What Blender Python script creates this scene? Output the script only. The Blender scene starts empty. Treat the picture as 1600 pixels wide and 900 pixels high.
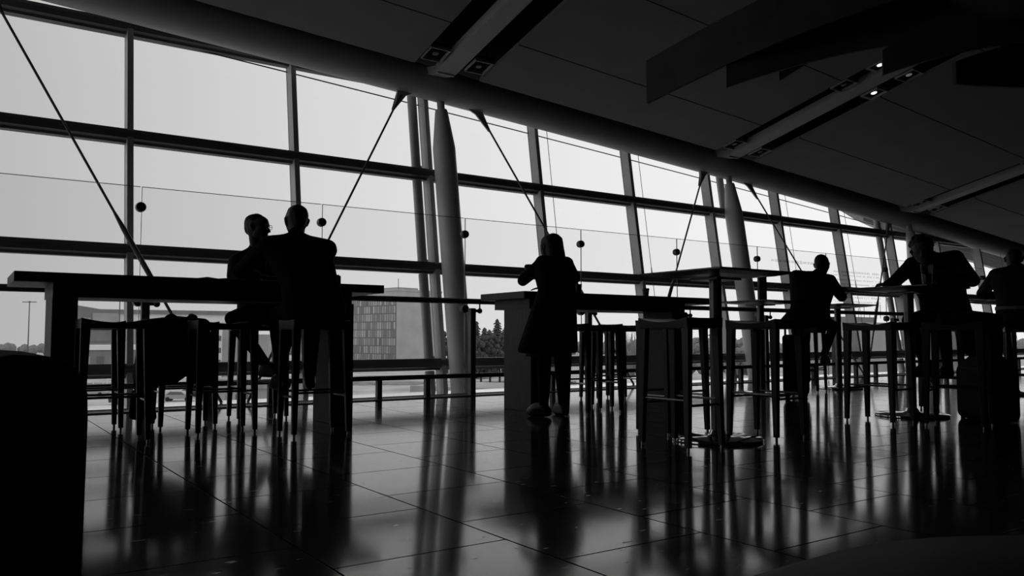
import bpy, bmesh, math, random
from mathutils import Vector, Matrix
random.seed(7)
C = bpy.context.scene.collection
scene = bpy.context.scene
PI = math.pi
V = Vector

# ------------------------------------------------------------------ camera, sky, exposure
# X runs along the glass wall (receding to the right), Y towards the glass, Z up.  Eye 0.68 m above the floor.
FPX, EYE = 1267.0, 0.68
YAW, PITCH = math.radians(55.4), math.atan(77 / FPX)
FLAT = V((math.cos(YAW), math.sin(YAW), 0)); RGT = V((math.sin(YAW), -math.cos(YAW), 0)); UPZ = V((0, 0, 1))
FWD = FLAT * math.cos(PITCH) + UPZ * math.sin(PITCH)
CUP = UPZ * math.cos(PITCH) - FLAT * math.sin(PITCH)
cam_data = bpy.data.cameras.new('camera'); cam = bpy.data.objects.new('camera', cam_data); C.objects.link(cam)
cam.matrix_world = Matrix(((RGT.x, CUP.x, -FWD.x, 0), (RGT.y, CUP.y, -FWD.y, 0), (RGT.z, CUP.z, -FWD.z, EYE), (0, 0, 0, 1)))
cam_data.sensor_width = 36; cam_data.lens = FPX / 1600 * 36; cam_data.clip_start = 0.05; cam_data.clip_end = 3000
scene.camera = cam
scene.view_settings.view_transform = 'Standard'; scene.view_settings.look = 'None'
scene.view_settings.exposure = 0.0; scene.view_settings.gamma = 1.0; scene.view_settings.use_curve_mapping = False
SKY_A, SKY_B, SKY_GAIN = 0.42, 0.47, 1.22
world = bpy.data.worlds.new('overcast_sky'); scene.world = world; world.use_nodes = True
wn = world.node_tree.nodes; wl = world.node_tree.links; wn.clear()
w_out = wn.new('ShaderNodeOutputWorld'); w_bg = wn.new('ShaderNodeBackground'); w_tc = wn.new('ShaderNodeTexCoord')
w_sep = wn.new('ShaderNodeSeparateXYZ'); w_m = wn.new('ShaderNodeMath'); w_m.operation = 'MULTIPLY_ADD'
w_m.inputs[1].default_value = SKY_B; w_m.inputs[2].default_value = SKY_A
w_noise = wn.new('ShaderNodeTexNoise'); w_noise.inputs['Scale'].default_value = 2.5; w_noise.inputs['Detail'].default_value = 4
w_n2 = wn.new('ShaderNodeMath'); w_n2.operation = 'MULTIPLY_ADD'; w_n2.inputs[1].default_value = 0.06; w_n2.inputs[2].default_value = -0.03
w_add = wn.new('ShaderNodeMath'); w_add.operation = 'ADD'; w_cmb = wn.new('ShaderNodeCombineColor')
wl.new(w_tc.outputs['Generated'], w_sep.inputs[0]); wl.new(w_tc.outputs['Generated'], w_noise.inputs['Vector'])
w_abs = wn.new('ShaderNodeMath'); w_abs.operation = 'ABSOLUTE'; w_zc = wn.new('ShaderNodeMath'); w_zc.operation = 'POWER'; w_zc.inputs[1].default_value = 3.0
w_zm = wn.new('ShaderNodeMath'); w_zm.operation = 'MULTIPLY_ADD'; w_zm.inputs[1].default_value = 0.4; w_z0 = wn.new('ShaderNodeMath'); w_z0.operation = 'MAXIMUM'; w_z0.inputs[1].default_value = 0.0
wl.new(w_sep.outputs['Z'], w_z0.inputs[0]); wl.new(w_z0.outputs[0], w_zc.inputs[0]); wl.new(w_zc.outputs[0], w_zm.inputs[0]); wl.new(w_m.outputs[0], w_zm.inputs[2])
wl.new(w_sep.outputs['X'], w_abs.inputs[0]); wl.new(w_abs.outputs[0], w_m.inputs[0]); wl.new(w_noise.outputs['Fac'], w_n2.inputs[0])
wl.new(w_zm.outputs[0], w_add.inputs[0]); wl.new(w_n2.outputs[0], w_add.inputs[1])
for ch in range(3): wl.new(w_add.outputs[0], w_cmb.inputs[ch])
wl.new(w_cmb.outputs[0], w_bg.inputs['Color']); w_bg.inputs['Strength'].default_value = SKY_GAIN
wl.new(w_bg.outputs[0], w_out.inputs[0])

def at(px, py, d):
    """a point d metres ahead of the photographer, on the line of the pixel"""
    return V((0, 0, EYE)) + (FWD * FPX + RGT * (px - 800) - CUP * (py - 450)) * (d / FPX)

# ------------------------------------------------------------------ materials
def mat(name, g, rough=0.6, metal=0.0, spec=0.5, var=0.15, scale=8.0, bump=0.0, stretch=None):
    m = bpy.data.materials.new(name); m.use_nodes = True
    nt = m.node_tree; b = nt.nodes['Principled BSDF']
    b.inputs['Roughness'].default_value = rough; b.inputs['Metallic'].default_value = metal
    b.inputs['Specular IOR Level'].default_value = spec
    tc = nt.nodes.new('ShaderNodeTexCoord'); nz = nt.nodes.new('ShaderNodeTexNoise')
    nz.inputs['Scale'].default_value = scale; nz.inputs['Detail'].default_value = 4
    if stretch:
        mp = nt.nodes.new('ShaderNodeMapping'); mp.inputs['Scale'].default_value = stretch
        nt.links.new(tc.outputs['Object'], mp.inputs[0]); nt.links.new(mp.outputs[0], nz.inputs['Vector'])
    else:
        nt.links.new(tc.outputs['Object'], nz.inputs['Vector'])
    r = nt.nodes.new('ShaderNodeValToRGB')
    lo, hi = max(0, g * (1 - var)), g * (1 + var)
    r.color_ramp.elements[0].position = 0.3; r.color_ramp.elements[1].position = 0.7
    r.color_ramp.elements[0].color = (lo, lo, lo, 1); r.color_ramp.elements[1].color = (hi, hi, hi, 1)
    nt.links.new(nz.outputs['Fac'], r.inputs[0]); nt.links.new(r.outputs[0], b.inputs['Base Color'])
    if bump:
        bp = nt.nodes.new('ShaderNodeBump'); bp.inputs['Strength'].default_value = bump; bp.inputs['Distance'].default_value = 0.01
        nt.links.new(nz.outputs['Fac'], bp.inputs['Height']); nt.links.new(bp.outputs[0], b.inputs['Normal'])
    return m

def glass_mat(name, tint=0.95, rough=0.0, refl=1.0):
    m = bpy.data.materials.new(name); m.use_nodes = True; nt = m.node_tree; nt.nodes.clear()
    o = nt.nodes.new('ShaderNodeOutputMaterial'); mx = nt.nodes.new('ShaderNodeMixShader')
    t = nt.nodes.new('ShaderNodeBsdfTransparent'); t.inputs[0].default_value = (tint, tint, tint, 1)
    gl = nt.nodes.new('ShaderNodeBsdfGlossy'); gl.inputs['Roughness'].default_value = rough
    fr = nt.nodes.new('ShaderNodeLayerWeight'); fr.inputs['Blend'].default_value = 0.5
    pw = nt.nodes.new('ShaderNodeMath'); pw.operation = 'POWER'; pw.inputs[1].default_value = 5.0
    mu = nt.nodes.new('ShaderNodeMath'); mu.operation = 'MULTIPLY_ADD'; mu.inputs[1].default_value = 0.9 * refl; mu.inputs[2].default_value = 0.035 * refl
    nt.links.new(fr.outputs['Facing'], pw.inputs[0]); nt.links.new(pw.outputs[0], mu.inputs[0]); nt.links.new(mu.outputs[0], mx.inputs[0])
    nt.links.new(t.outputs[0], mx.inputs[1]); nt.links.new(gl.outputs[0], mx.inputs[2]); nt.links.new(mx.outputs[0], o.inputs[0])
    return m

def light_mat(name, g, strength):
    m = bpy.data.materials.new(name); m.use_nodes = True; b = m.node_tree.nodes['Principled BSDF']
    b.inputs['Base Color'].default_value = (g, g, g, 1); b.inputs['Emission Color'].default_value = (1, 1, 1, 1)
    b.inputs['Emission Strength'].default_value = strength
    return m

def floor_mat():
    m = bpy.data.materials.new('polished_stone_tiles'); m.use_nodes = True; nt = m.node_tree; b = nt.nodes['Principled BSDF']
    N = nt.nodes.new; L = nt.links.new
    tc = N('ShaderNodeTexCoord'); sp = N('ShaderNodeSeparateXYZ'); cb = N('ShaderNodeCombineXYZ')
    ax = N('ShaderNodeMath'); ax.operation = 'ADD'; ax.inputs[1].default_value = -0.945 + 0.6167 * 20
    ay = N('ShaderNodeMath'); ay.operation = 'ADD'; ay.inputs[1].default_value = -1.995 + 0.61 * 20
    L(tc.outputs['Object'], sp.inputs[0]); L(sp.outputs['X'], ax.inputs[0]); L(sp.outputs['Y'], ay.inputs[0])
    L(ay.outputs[0], cb.inputs['X']); L(ax.outputs[0], cb.inputs['Y'])
    br = N('ShaderNodeTexBrick'); br.offset = 0.5; br.squash = 1.0
    br.inputs['Scale'].default_value = 1.0; br.inputs['Brick Width'].default_value = 0.61; br.inputs['Row Height'].default_value = 0.6167
    br.inputs['Mortar Size'].default_value = 0.004; br.inputs['Mortar Smooth'].default_value = 0.1
    br.inputs['Color1'].default_value = (0.030, 0.030, 0.030, 1); br.inputs['Color2'].default_value = (0.040, 0.040, 0.040, 1)
    br.inputs['Mortar'].default_value = (0.002, 0.002, 0.002, 1)
    L(cb.outputs[0], br.inputs['Vector']); L(br.outputs['Color'], b.inputs['Base Color'])
    nz = N('ShaderNodeTexNoise'); nz.inputs['Scale'].default_value = 3.0; nz.inputs['Detail'].default_value = 6
    L(tc.outputs['Object'], nz.inputs['Vector'])
    vo = N('ShaderNodeTexNoise'); vo.inputs['Scale'].default_value = 24.0; vo.inputs['Detail'].default_value = 3
    mp = N('ShaderNodeMapping'); mp.inputs['Scale'].default_value = (0.5, 1.4, 1); L(tc.outputs['Object'], mp.inputs[0]); L(mp.outputs[0], vo.inputs['Vector'])
    pit = N('ShaderNodeValToRGB'); pit.color_ramp.elements[0].position = 0.66; pit.color_ramp.elements[1].position = 0.74
    L(vo.outputs['Fac'], pit.inputs[0])
    rr = N('ShaderNodeMath'); rr.operation = 'MULTIPLY_ADD'; rr.inputs[1].default_value = 0.08; rr.inputs[2].default_value = 0.06
    L(nz.outputs['Fac'], rr.inputs[0])
    r2 = N('ShaderNodeMath'); r2.operation = 'MULTIPLY_ADD'; r2.inputs[1].default_value = 0.25; L(pit.outputs[0], r2.inputs[0]); L(rr.outputs[0], r2.inputs[2])
    r3 = N('ShaderNodeMath'); r3.operation = 'MULTIPLY_ADD'; r3.inputs[1].default_value = 0.5; L(br.outputs['Fac'], r3.inputs[0]); L(r2.outputs[0], r3.inputs[2])
    L(r3.outputs[0], b.inputs['Roughness'])
    sl = N('ShaderNodeMath'); sl.operation = 'MULTIPLY_ADD'; sl.inputs[1].default_value = -0.38; sl.inputs[2].default_value = 0.38
    L(br.outputs['Fac'], sl.inputs[0]); L(sl.outputs[0], b.inputs['Specular IOR Level'])
    bp = N('ShaderNodeBump'); bp.inputs['Strength'].default_value = 0.35; bp.inputs['Distance'].default_value = 0.002; bp.invert = True
    L(br.outputs['Fac'], bp.inputs['Height']); L(bp.outputs[0], b.inputs['Normal'])
    return m

def tower_mat(name, wall, pane, bw, rh, mortar):
    m = bpy.data.materials.new(name); m.use_nodes = True; nt = m.node_tree; b = nt.nodes['Principled BSDF']
    tc = nt.nodes.new('ShaderNodeTexCoord'); sp = nt.nodes.new('ShaderNodeSeparateXYZ'); cb = nt.nodes.new('ShaderNodeCombineXYZ')
    nt.links.new(tc.outputs['Object'], sp.inputs[0]); nt.links.new(sp.outputs['X'], cb.inputs['X']); nt.links.new(sp.outputs['Z'], cb.inputs['Y'])
    br = nt.nodes.new('ShaderNodeTexBrick'); br.offset = 0; br.inputs['Scale'].default_value = 1
    br.inputs['Brick Width'].default_value = bw; br.inputs['Row Height'].default_value = rh; br.inputs['Mortar Size'].default_value = mortar
    br.inputs['Color1'].default_value = (pane * .6,) * 3 + (1,); br.inputs['Color2'].default_value = (pane * 1.7,) * 3 + (1,); br.inputs['Mortar'].default_value = (wall,) * 3 + (1,)
    nt.links.new(cb.outputs[0], br.inputs['Vector']); nt.links.new(br.outputs['Color'], b.inputs['Base Color'])
    b.inputs['Roughness'].default_value = 0.7; b.inputs['Specular IOR Level'].default_value = 0.2
    return m

M = dict(
    floor=floor_mat(),
    ceiling=mat('painted_ceiling_board', 0.19, 0.9, spec=0.1, var=0.05, scale=2),
    deck=mat('dark_roof_deck', 0.02, 0.95, spec=0.05),
    rib=mat('pale_ceiling_strip', 0.38, 0.7, spec=0.3, var=0.05),
    wallm=mat('dark_plaster', 0.05, 0.9, spec=0.1),
    tube=mat('painted_steel_tube', 0.5, 0.55, spec=0.3, var=0.06, scale=3),
    column=mat('painted_steel_column', 0.75, 0.45, spec=0.5, var=0.06, scale=3),
    alu=mat('grey_aluminium', 0.48, 0.5, spec=0.4, var=0.06),
    alud=mat('dark_aluminium', 0.12, 0.5, spec=0.35, var=0.06),
    steel=mat('brushed_steel', 0.28, 0.28, metal=1.0, var=0.1, scale=20),
    darksteel=mat('dark_steel', 0.06, 0.35, metal=0.6, var=0.1),
    kerb=mat('pale_metal_sill', 0.92, 0.13, metal=0.95, var=0.06),
    glass=glass_mat('window_glass', 0.985, refl=0.5),
    screen=glass_mat('screen_glass', 0.97, refl=0.5),
    edge=mat('glass_edge', 0.10, 0.2, spec=0.5),
    etch=glass_mat('etched_lettering', 0.86, rough=0.5, refl=0.3),
    frit=glass_mat('fritted_glass', 0.93, rough=0.2, refl=0.6),
    wood=mat('dark_stained_oak', 0.016, 0.5, spec=0.35, var=0.35, scale=6, stretch=(1, 14, 14)),
    woodend=mat('stained_oak_end_panel', 0.09, 0.6, spec=0.25, var=0.2, scale=6, stretch=(14, 14, 1)),
    stoolwood=mat('black_stained_beech', 0.007, 0.42, spec=0.4, var=0.3, scale=10, stretch=(8, 8, 1)),
    laminate=mat('dark_laminate', 0.012, 0.3, spec=0.5, var=0.1),
    post=mat('satin_table_post', 0.12, 0.38, metal=0.7, var=0.1),
    base=mat('polished_table_base', 0.85, 0.10, metal=1.0, var=0.1, scale=4),
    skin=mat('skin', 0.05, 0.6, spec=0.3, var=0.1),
    hair=mat('dark_hair', 0.010, 0.6, spec=0.2, var=0.3, scale=60),
    cloth1=mat('dark_shirt_cloth', 0.014, 0.9, spec=0.1, var=0.2, scale=40, bump=0.1),
    cloth2=mat('black_jumper_cloth', 0.008, 0.95, spec=0.05, var=0.2, scale=40, bump=0.1),
    cloth3=mat('charcoal_trouser_cloth', 0.009, 0.95, spec=0.05, var=0.2, scale=40),
    coat=mat('black_wool_coat', 0.007, 0.95, spec=0.05, var=0.3, scale=50, bump=0.15),
    skirtm=mat('light_skirt_cloth', 0.12, 0.9, spec=0.1),
    pale=mat('pale_belt_trim', 0.10, 0.8, spec=0.2),
    shoe=mat('black_leather', 0.008, 0.4, spec=0.4),
    uphol=mat('dark_upholstery', 0.018, 0.95, spec=0.05, var=0.15, scale=60, bump=0.08),
    uphol2=mat('worn_dark_leather', 0.013, 0.6, spec=0.2, var=0.15, scale=10),
    paper=mat('paper', 0.25, 0.8), ceramic=mat('glazed_stoneware', 0.03, 0.3, spec=0.5), card=mat('cup_card', 0.04, 0.7),
    bag=mat('black_nylon', 0.008, 0.8, spec=0.1), blade=mat('dark_veneer_blade', 0.08, 0.7, spec=0.12, var=0.2, scale=3),
    beer=mat('dark_beer', 0.006, 0.2), pint=glass_mat('drinking_glass', 0.93, refl=0.3),
    lampon=light_mat('lit_lamp_lens', 0.8, 1.3), lampdim=light_mat('dim_lamp_lens', 0.4, 0.09), lampoff=mat('unlit_lamp_lens', 0.08, 0.3),
    ground=mat('asphalt', 0.42, 0.95, spec=0.1, var=0.3, scale=0.12), paving=mat('pale_concrete', 0.6, 0.95, spec=0.1, var=0.1, scale=0.3),
    grass=mat('winter_grass', 0.22, 0.95, spec=0.05, var=0.5, scale=0.5), roofgrey=mat('flat_roof_felt', 0.32, 0.9, var=0.2, scale=0.4),
    clad=mat('grey_cladding', 0.34, 0.8, var=0.1, scale=0.3), claddk=mat('dark_cladding', 0.20, 0.8, var=0.1, scale=0.3),
    cladw=mat('white_cladding', 0.75, 0.8, var=0.04, scale=0.3), conc=mat('tower_concrete', 0.42, 0.9, var=0.1, scale=0.2),
    sign=mat('pale_sign_letters', 0.55, 0.8), winband=mat('dark_window_band', 0.12, 0.4), galv=mat('galvanised_steel', 0.10, 0.6),
    towerwin=tower_mat('tower_curtain_wall', 0.16, 0.27, 1.35, 3.0, 0.22),
    foliage=mat('dark_evergreen', 0.07, 0.95, spec=0.05, var=0.5, scale=1.5), hazed_twig=mat('haze_paled_bare_twigs', 0.22, 0.95, spec=0.05, var=0.3, scale=2),  # twig tone lightened, distance haze is put into the colour
    bark=mat('bark', 0.06, 0.95), carw=mat('silver_car_paint', 0.35, 0.3, spec=0.5), cark=mat('dark_car_paint', 0.03, 0.3, spec=0.5), tyre=mat('tyre_rubber', 0.02, 0.9),
    white=mat('white_painted_steel', 0.65, 0.6),
)

# ------------------------------------------------------------------ mesh helpers
class MB:
    def __init__(s): s.b = bmesh.new()
    def quadstrip(s, A, B, closed=True):
        n = len(A)
        for i in range(n if closed else n - 1):
            j = (i + 1) % n
            try: s.b.faces.new((A[i], A[j], B[j], B[i]))
            except ValueError: pass
    def box(s, c, d, rot=None, top=None):
        """box of size d at centre c; top = scale of the upper face"""
        vs = []
        for z in (-1, 1):
            k = (top if (top and z > 0) else (1, 1))
            for x, y in ((-1, -1), (1, -1), (1, 1), (-1, 1)):
                p = V((x * d[0] / 2 * k[0], y * d[1] / 2 * k[1], z * d[2] / 2))
                if rot is not None: p = rot @ p
                vs.append(s.b.verts.new(V(c) + p))
        s.b.faces.new((vs[3], vs[2], vs[1], vs[0])); s.b.faces.new(vs[4:]); s.quadstrip(vs[:4], vs[4:]); return s
    def loft(s, rings, cap=True, closed=True):
        R = [[s.b.verts.new(p) for p in r] for r in rings]
        for a, b in zip(R, R[1:]): s.quadstrip(a, b, closed)
        if cap and closed:
            s.b.faces.new(list(reversed(R[0]))); s.b.faces.new(R[-1])
        return s
    def beam(s, p, q, w, h, up=UPZ, w2=None, h2=None):
        """rectangular bar from p to q, w across, h along up"""
        p, q = V(p), V(q); d = (q - p).normalized(); x = d.cross(up).normalized(); y = x.cross(d).normalized()
        w2 = w if w2 is None else w2; h2 = h if h2 is None else h2
        r = lambda o, a, b: [o + x * sx * a / 2 + y * sy * b / 2 for sx, sy in ((-1, -1), (1, -1), (1, 1), (-1, 1))]
        return s.loft([r(p, w, h), r(q, w2, h2)])
    def tube(s, pts, r, n=12):
        pts = [V(p) for p in pts]; rs = r if isinstance(r, (list, tuple)) else [r] * len(pts)
        rings = []
        for i, p in enumerate(pts):
            d = (pts[min(i + 1, len(pts) - 1)] - pts[max(i - 1, 0)]).normalized()
            a = V((0, 0, 1)) if abs(d.z) < 0.9 else V((1, 0, 0))
            x = d.cross(a).normalized(); y = d.cross(x).normalized()
            rings.append([p + (x * math.cos(t) + y * math.sin(t)) * rs[i] for t in (2 * PI * k / n for k in range(n))])
        return s.loft(rings)
    def lathe(s, c, prof, n=24, sx=1, sy=1):
        c = V(c)
        return s.loft([[c + V((max(r, 1e-4) * math.cos(2 * PI * k / n) * sx, max(r, 1e-4) * math.sin(2 * PI * k / n) * sy, z)) for k in range(n)] for r, z in prof])
    def prism(s, poly, off):
        """closed planar outline pushed along off"""
        off = V(off); return s.loft([[V(p) for p in poly], [V(p) + off for p in poly]])
    def ball(s, c, r, u=12, v=8, sc=(1, 1, 1)):
        return s.lathe_sc(c, [(math.sin(PI * i / v) * r, -math.cos(PI * i / v) * r) for i in range(v + 1)], u, sc)
    def lathe_sc(s, c, prof, n, sc):
        c = V(c)
        return s.loft([[c + V((max(r, 1e-4) * math.cos(2 * PI * k / n) * sc[0], max(r, 1e-4) * math.sin(2 * PI * k / n) * sc[1], z * sc[2])) for k in range(n)] for r, z in prof])
    def build(s, name, m, parent=None, smooth=False, bevel=0.0, seg=2):
        bmesh.ops.recalc_face_normals(s.b, faces=s.b.faces)
        me = bpy.data.meshes.new(name); s.b.to_mesh(me); s.b.free()
        for mm in (m if isinstance(m, (list, tuple)) else [m]): me.materials.append(mm)
        o = bpy.data.objects.new(name, me); C.objects.link(o)
        if smooth:
            for p in me.polygons: p.use_smooth = True
            try: me.set_sharp_from_angle(angle=math.radians(40))
            except Exception: pass
        if bevel:
            bv = o.modifiers.new('bevel', 'BEVEL'); bv.width = bevel; bv.segments = seg; bv.limit_method = 'ANGLE'; bv.angle_limit = math.radians(40)
        if parent is not None: o.parent = parent
        return o

def tag(o, label, cat, group=None, kind=None):
    o['label'] = label; o['category'] = cat
    if group: o['group'] = group
    if kind: o['kind'] = kind
    return o
def thing(name, label, cat, loc=(0, 0, 0), rotz=0.0, group=None):
    o = bpy.data.objects.new(name, None); C.objects.link(o); o.empty_display_size = 0.1
    o.location = loc; o.rotation_euler = (0, 0, rotz); return tag(o, label, cat, group)
def struct(o): o['kind'] = 'structure'; return o
def copy_tree(o, loc=None, rotz=None, label=None, parent=None):
    c = o.copy(); C.objects.link(c)
    if parent is not None: c.parent = parent
    for ch in list(o.children): copy_tree(ch, parent=c)
    if loc is not None: c.location = loc
    if rotz is not None: c.rotation_euler = (0, 0, rotz)
    if label: c['label'] = label
    return c

# ------------------------------------------------------------------ the hall
X0, X1, YB = -7.0, 27.0, -8.0
def roof_z(x):                     # underside of the edge tube, a long shallow vault falling along the glass wall
    return 4.075 - 0.0577 * x - 0.00070 * x * x
LEAN, YF = 0.15, 8.90              # the glass wall leans outward
def fy(z): return YF + LEAN * z
def ceil_z(x, y): return roof_z(x) + 0.239 + 0.236 * (8.7 - y)

struct(MB().box(((X0 + X1) / 2, (YB + 8.28) / 2, -0.2), (X1 - X0, 8.28 - YB, 0.4)).build('floor', M['floor']))
struct(MB().box(((X0 + X1) / 2, 8.14, 0.004), (X1 - X0, 0.24, 0.012)).build('trim_1', M['alud']))
struct(MB().box(((X0 + X1) / 2, 8.51, -0.19), (X1 - X0, 0.48, 0.42)).build('trim_2', M['kerb']))

RIBS = [-0.42, 5.02, 10.44, 15.93, 21.4]
def strip_rings(xs, y0, y1, th, lift=0.0):
    return [[V((x, y0, ceil_z(x, y0) + lift)), V((x, y1, ceil_z(x, y1) + lift)), V((x, y1, ceil_z(x, y1) + lift + th)), V((x, y0, ceil_z(x, y0) + lift + th))] for x in xs]
cm = MB(); ybands = [8.70, 7.80]
while ybands[-1] > YB: ybands.append(max(YB, ybands[-1] - 1.36))
edges = [X0 - 0.48] + RIBS + [X1 + 0.48]
for a, b in zip(edges, edges[1:]):
    xa, xb = a + 0.47, b - 0.47
    xs = [xa + (xb - xa) * i / 6 for i in range(7)]
    for y0, y1 in zip(ybands, ybands[1:]): cm.loft(strip_rings(xs, y0, y1 + 0.018, 0.045))
struct(cm.build('ceiling', M['ceiling']))
for i, x in enumerate(RIBS):
    rb = MB()
    ys = [8.78, 8.4, 4, 0, YB]
    rb.loft([[V((x + sx * 0.13, y, ceil_z(x, y) + dz)) for sx, dz in ((-1, 0), (1, 0), (1, 0.12), (-1, 0.12))] for y in ys])
    rb.beam((x, 8.72, ceil_z(x, 8.72) + 0.03), (x, 9.12, roof_z(x) + 0.34), 0.24, 0.1)
    struct(rb.build('trim_%d' % (3 + i), M['rib']))
dk = MB(); xs = [X0 + (X1 - X0) * i / 20 for i in range(21)]
dk.loft([[V((x, YB, ceil_z(x, YB) + 0.42)), V((x, 8.7, ceil_z(x, 8.7) + 0.36)), V((x, 9.3, roof_z(x) + 0.60)), V((x, 10.6, roof_z(x) + 0.60)),
          V((x, 10.6, roof_z(x) + 0.8)), V((x, 8.7, ceil_z(x, 8.7) + 0.7)), V((x, YB, ceil_z(x, YB) + 0.7))] for x in xs])
struct(dk.build('ceiling_deck', M['deck']))
struct(MB().box(((X0 + X1) / 2, YB - 0.1, 4), (X1 - X0, 0.2, 9.5)).build('wall_back', M['wallm']))
YW = 5.2          # left wall solid up to here; unseen glazing beyond, added for the side light
lw = MB(); lw.prism([(X0, YB, -0.4), (X0, YW, -0.4), (X0, YW, ceil_z(X0, YW) + 0.45), (X0, YB, ceil_z(X0, YB) + 0.5)], (-0.2, 0, 0)); lw.box((X0 - 0.1, (YW + 9.6) / 2, 0.0), (0.2, 9.6 - YW, 0.8)); struct(lw.build('wall_left', M['wallm']))
wl_ = MB(); wl_.prism([(X0 - 0.06, YW, 0.4), (X0 - 0.06, 9.6, 0.4), (X0 - 0.06, 9.6, roof_z(X0) + 0.6), (X0 - 0.06, YW, ceil_z(X0, YW) + 0.42)], (-0.02, 0, 0)); struct(wl_.build('window_30', M['glass']))
for i in range(3):
    y_ = YW + 0.1 + 1.9 * i; m_ = MB(); m_.box((X0 - 0.08, y_, (0.4 + ceil_z(X0, y_) + 0.3) / 2), (0.16, 0.08, ceil_z(X0, y_) - 0.1)); struct(m_.build('trim_%d' % (50 + i), M['alu']))
for nm, x, s in (('wall_right', X1, 1),):
    w = MB(); w.prism([(x, YB, -0.4), (x, 9.6, -0.4), (x, 9.6, roof_z(x) + 0.6), (x, YB, ceil_z(x, YB) + 0.5)], (0.2 * s, 0, 0)); struct(w.build(nm, M['wallm']))

# the tube along the roof edge
tb = MB(); tb.tube([(x, 9.2, roof_z(x) + 0.215 + 0.02 * max(0, 1 - max(0, x) / 20)) for x in xs], 0.215, 28)
tag(tb.build('roof_tube', M['tube'], smooth=True), 'long dark steel tube running along the top of the glass wall', 'beam')
ev = MB(); rings = []
for x, d in ((15.4, 0.10), (16.5, -0.02), (18, -0.112), (19.5, -0.135), (21.2, -0.165), (24, -0.21), (X1, -0.25)):
    z = roof_z(x); rings.append([V((x, 9.56, z + 0.06)), V((x, 9.62, z + d)), V((x, 9.74, z + d)), V((x, 10.1, z + 0.35)), V((x, 9.56, z + 0.40))])
ev.loft(rings); struct(ev.build('trim_9', M['tube']))
fr = MB(); fr.tube([(x, 9.47, roof_z(x) - 0.002) for x in xs], 0.008, 6); struct(fr.build('trim_8', M['alud']))

# glazed wall: windows between mullions, transoms across
MUL = [1.47 + 1.79 * i for i in range(-4, 15)]
TR = [0.345, 1.56, 2.79, 4.01]
for i, (a, b) in enumerate(zip([X0] + MUL, MUL + [X1])):
    top = roof_z(b) + 0.52
    g = MB(); g.prism([(a + 0.03, fy(z) + o, z) for z, o in ((-1.3, 0.0), (top, 0.0), (top, 0.02), (-1.3, 0.02))], (b - a - 0.06, 0, 0))
    w = struct(g.build('window_%d' % (i + 1), M['glass']))
for i, x in enumerate(MUL):
    m = MB(); zt = roof_z(x) + 0.5
    m.prism([(x - 0.03, fy(-1.3) - 0.15, -1.3), (x - 0.03, fy(zt) - 0.15, zt), (x - 0.03, fy(zt) + 0.03, zt), (x - 0.03, fy(-1.3) + 0.03, -1.3)], (0.06, 0, 0))
    struct(m.build('trim_%d' % (10 + i), M['alu']))
for i, z in enumerate(TR):
    t = MB(); xe = X1
    if i == 3: xe = 7.0
    if i == 2: xe = 21.5
    y = fy(z)
    t.prism([(X0, y - 0.16, z + 0.03), (X0, y - 0.13, z + 0.072), (X0, y + 0.02, z + 0.072), (X0, y + 0.02, z - 0.072), (X0, y - 0.09, z - 0.072), (X0, y - 0.10, z - 0.045), (X0, y - 0.15, z - 0.03)], (xe - X0, 0, 0))
    struct(t.build('trim_%d' % (40 + i), M['alud']))

# columns, leaning with the wall, tapering to a pin under the tube
COLS = [(-0.42, 'out past the left end of the window wall'), (5.2, 'between the office tower and the conifers'), (10.77, 'behind the empty square table with the tall pole'), (16.25, 'behind the curly haired person')]
for x, where in COLS:
    zt = roof_z(x)
    pt = lambda z: V((x, 8.60 + 0.158 * z, z))
    t = thing('steel_column', 'round leaning steel column with a tapered top %s' % where, 'column', (0, 0, 0), 0, 'leaning steel columns')
    zs = zt - 0.62
    MB().tube([pt(-1.3), pt(zs)], 0.147, 28).build('shaft', M['column'], t, True)
    MB().tube([pt(zs), pt(zt - 0.13), pt(zt - 0.10)], [0.147, 0.085, 0.078], 28).build('taper', M['column'], t, True)
    MB().tube([pt(zt - 0.11), pt(zt + 0.06)], 0.05, 16).build('pin', M['tube'], t, True)
for (x, s, where) in ((-0.42, 1, 'crossing the far left windows'), (5.2, -1, 'rising behind the two seated men'), (5.2, 1, 'running down behind the standing woman'),
                      (10.77, -1, 'running down behind the empty square table'), (10.77, 1, 'running down behind the hunched seated person'), (16.25, -1, 'beside the curly haired person')):
    zt = roof_z(x + s * 0.56)
    a = V((x + s * 0.60, 9.16, zt - 0.03)); b = V((x + s * 2.68, 8.42, 0.02)); d = (b - a).normalized()
    t = thing('tie_rod', 'thin slanting tie rod %s' % where, 'rod', (0, 0, 0), 0, 'slanting tie rods')
    L = (b - a).length
    MB().tube([a, a + d * L * 0.55], 0.013, 10).build('upper_rod', M['alud'], t, True)
    MB().tube([a + d * L * 0.53, a + d * L * 0.57, a + d * L * 0.70, a + d * L * 0.75], [0.014, 0.026, 0.026, 0.014], 12).build('turnbuckle', M['alud'], t, True)
    MB().tube([a + d * L * 0.73, b], 0.015, 10).build('lower_rod', M['alud'], t, True)
    g = MB(); p0 = V((x + s * 0.42, 9.17, zt + 0.02)); p1 = V((x + s * 0.64, 9.17, zt + 0.02)); q = a + d * 0.26
    g.prism([p0, p1, q + V((0.016, 0, 0)), q + V((-0.016, 0, 0)), a * 0.5 + p0 * 0.5 + d * 0.03], (0, 0.025, 0)); g.build('gusset', M['tube'], t)

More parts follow.
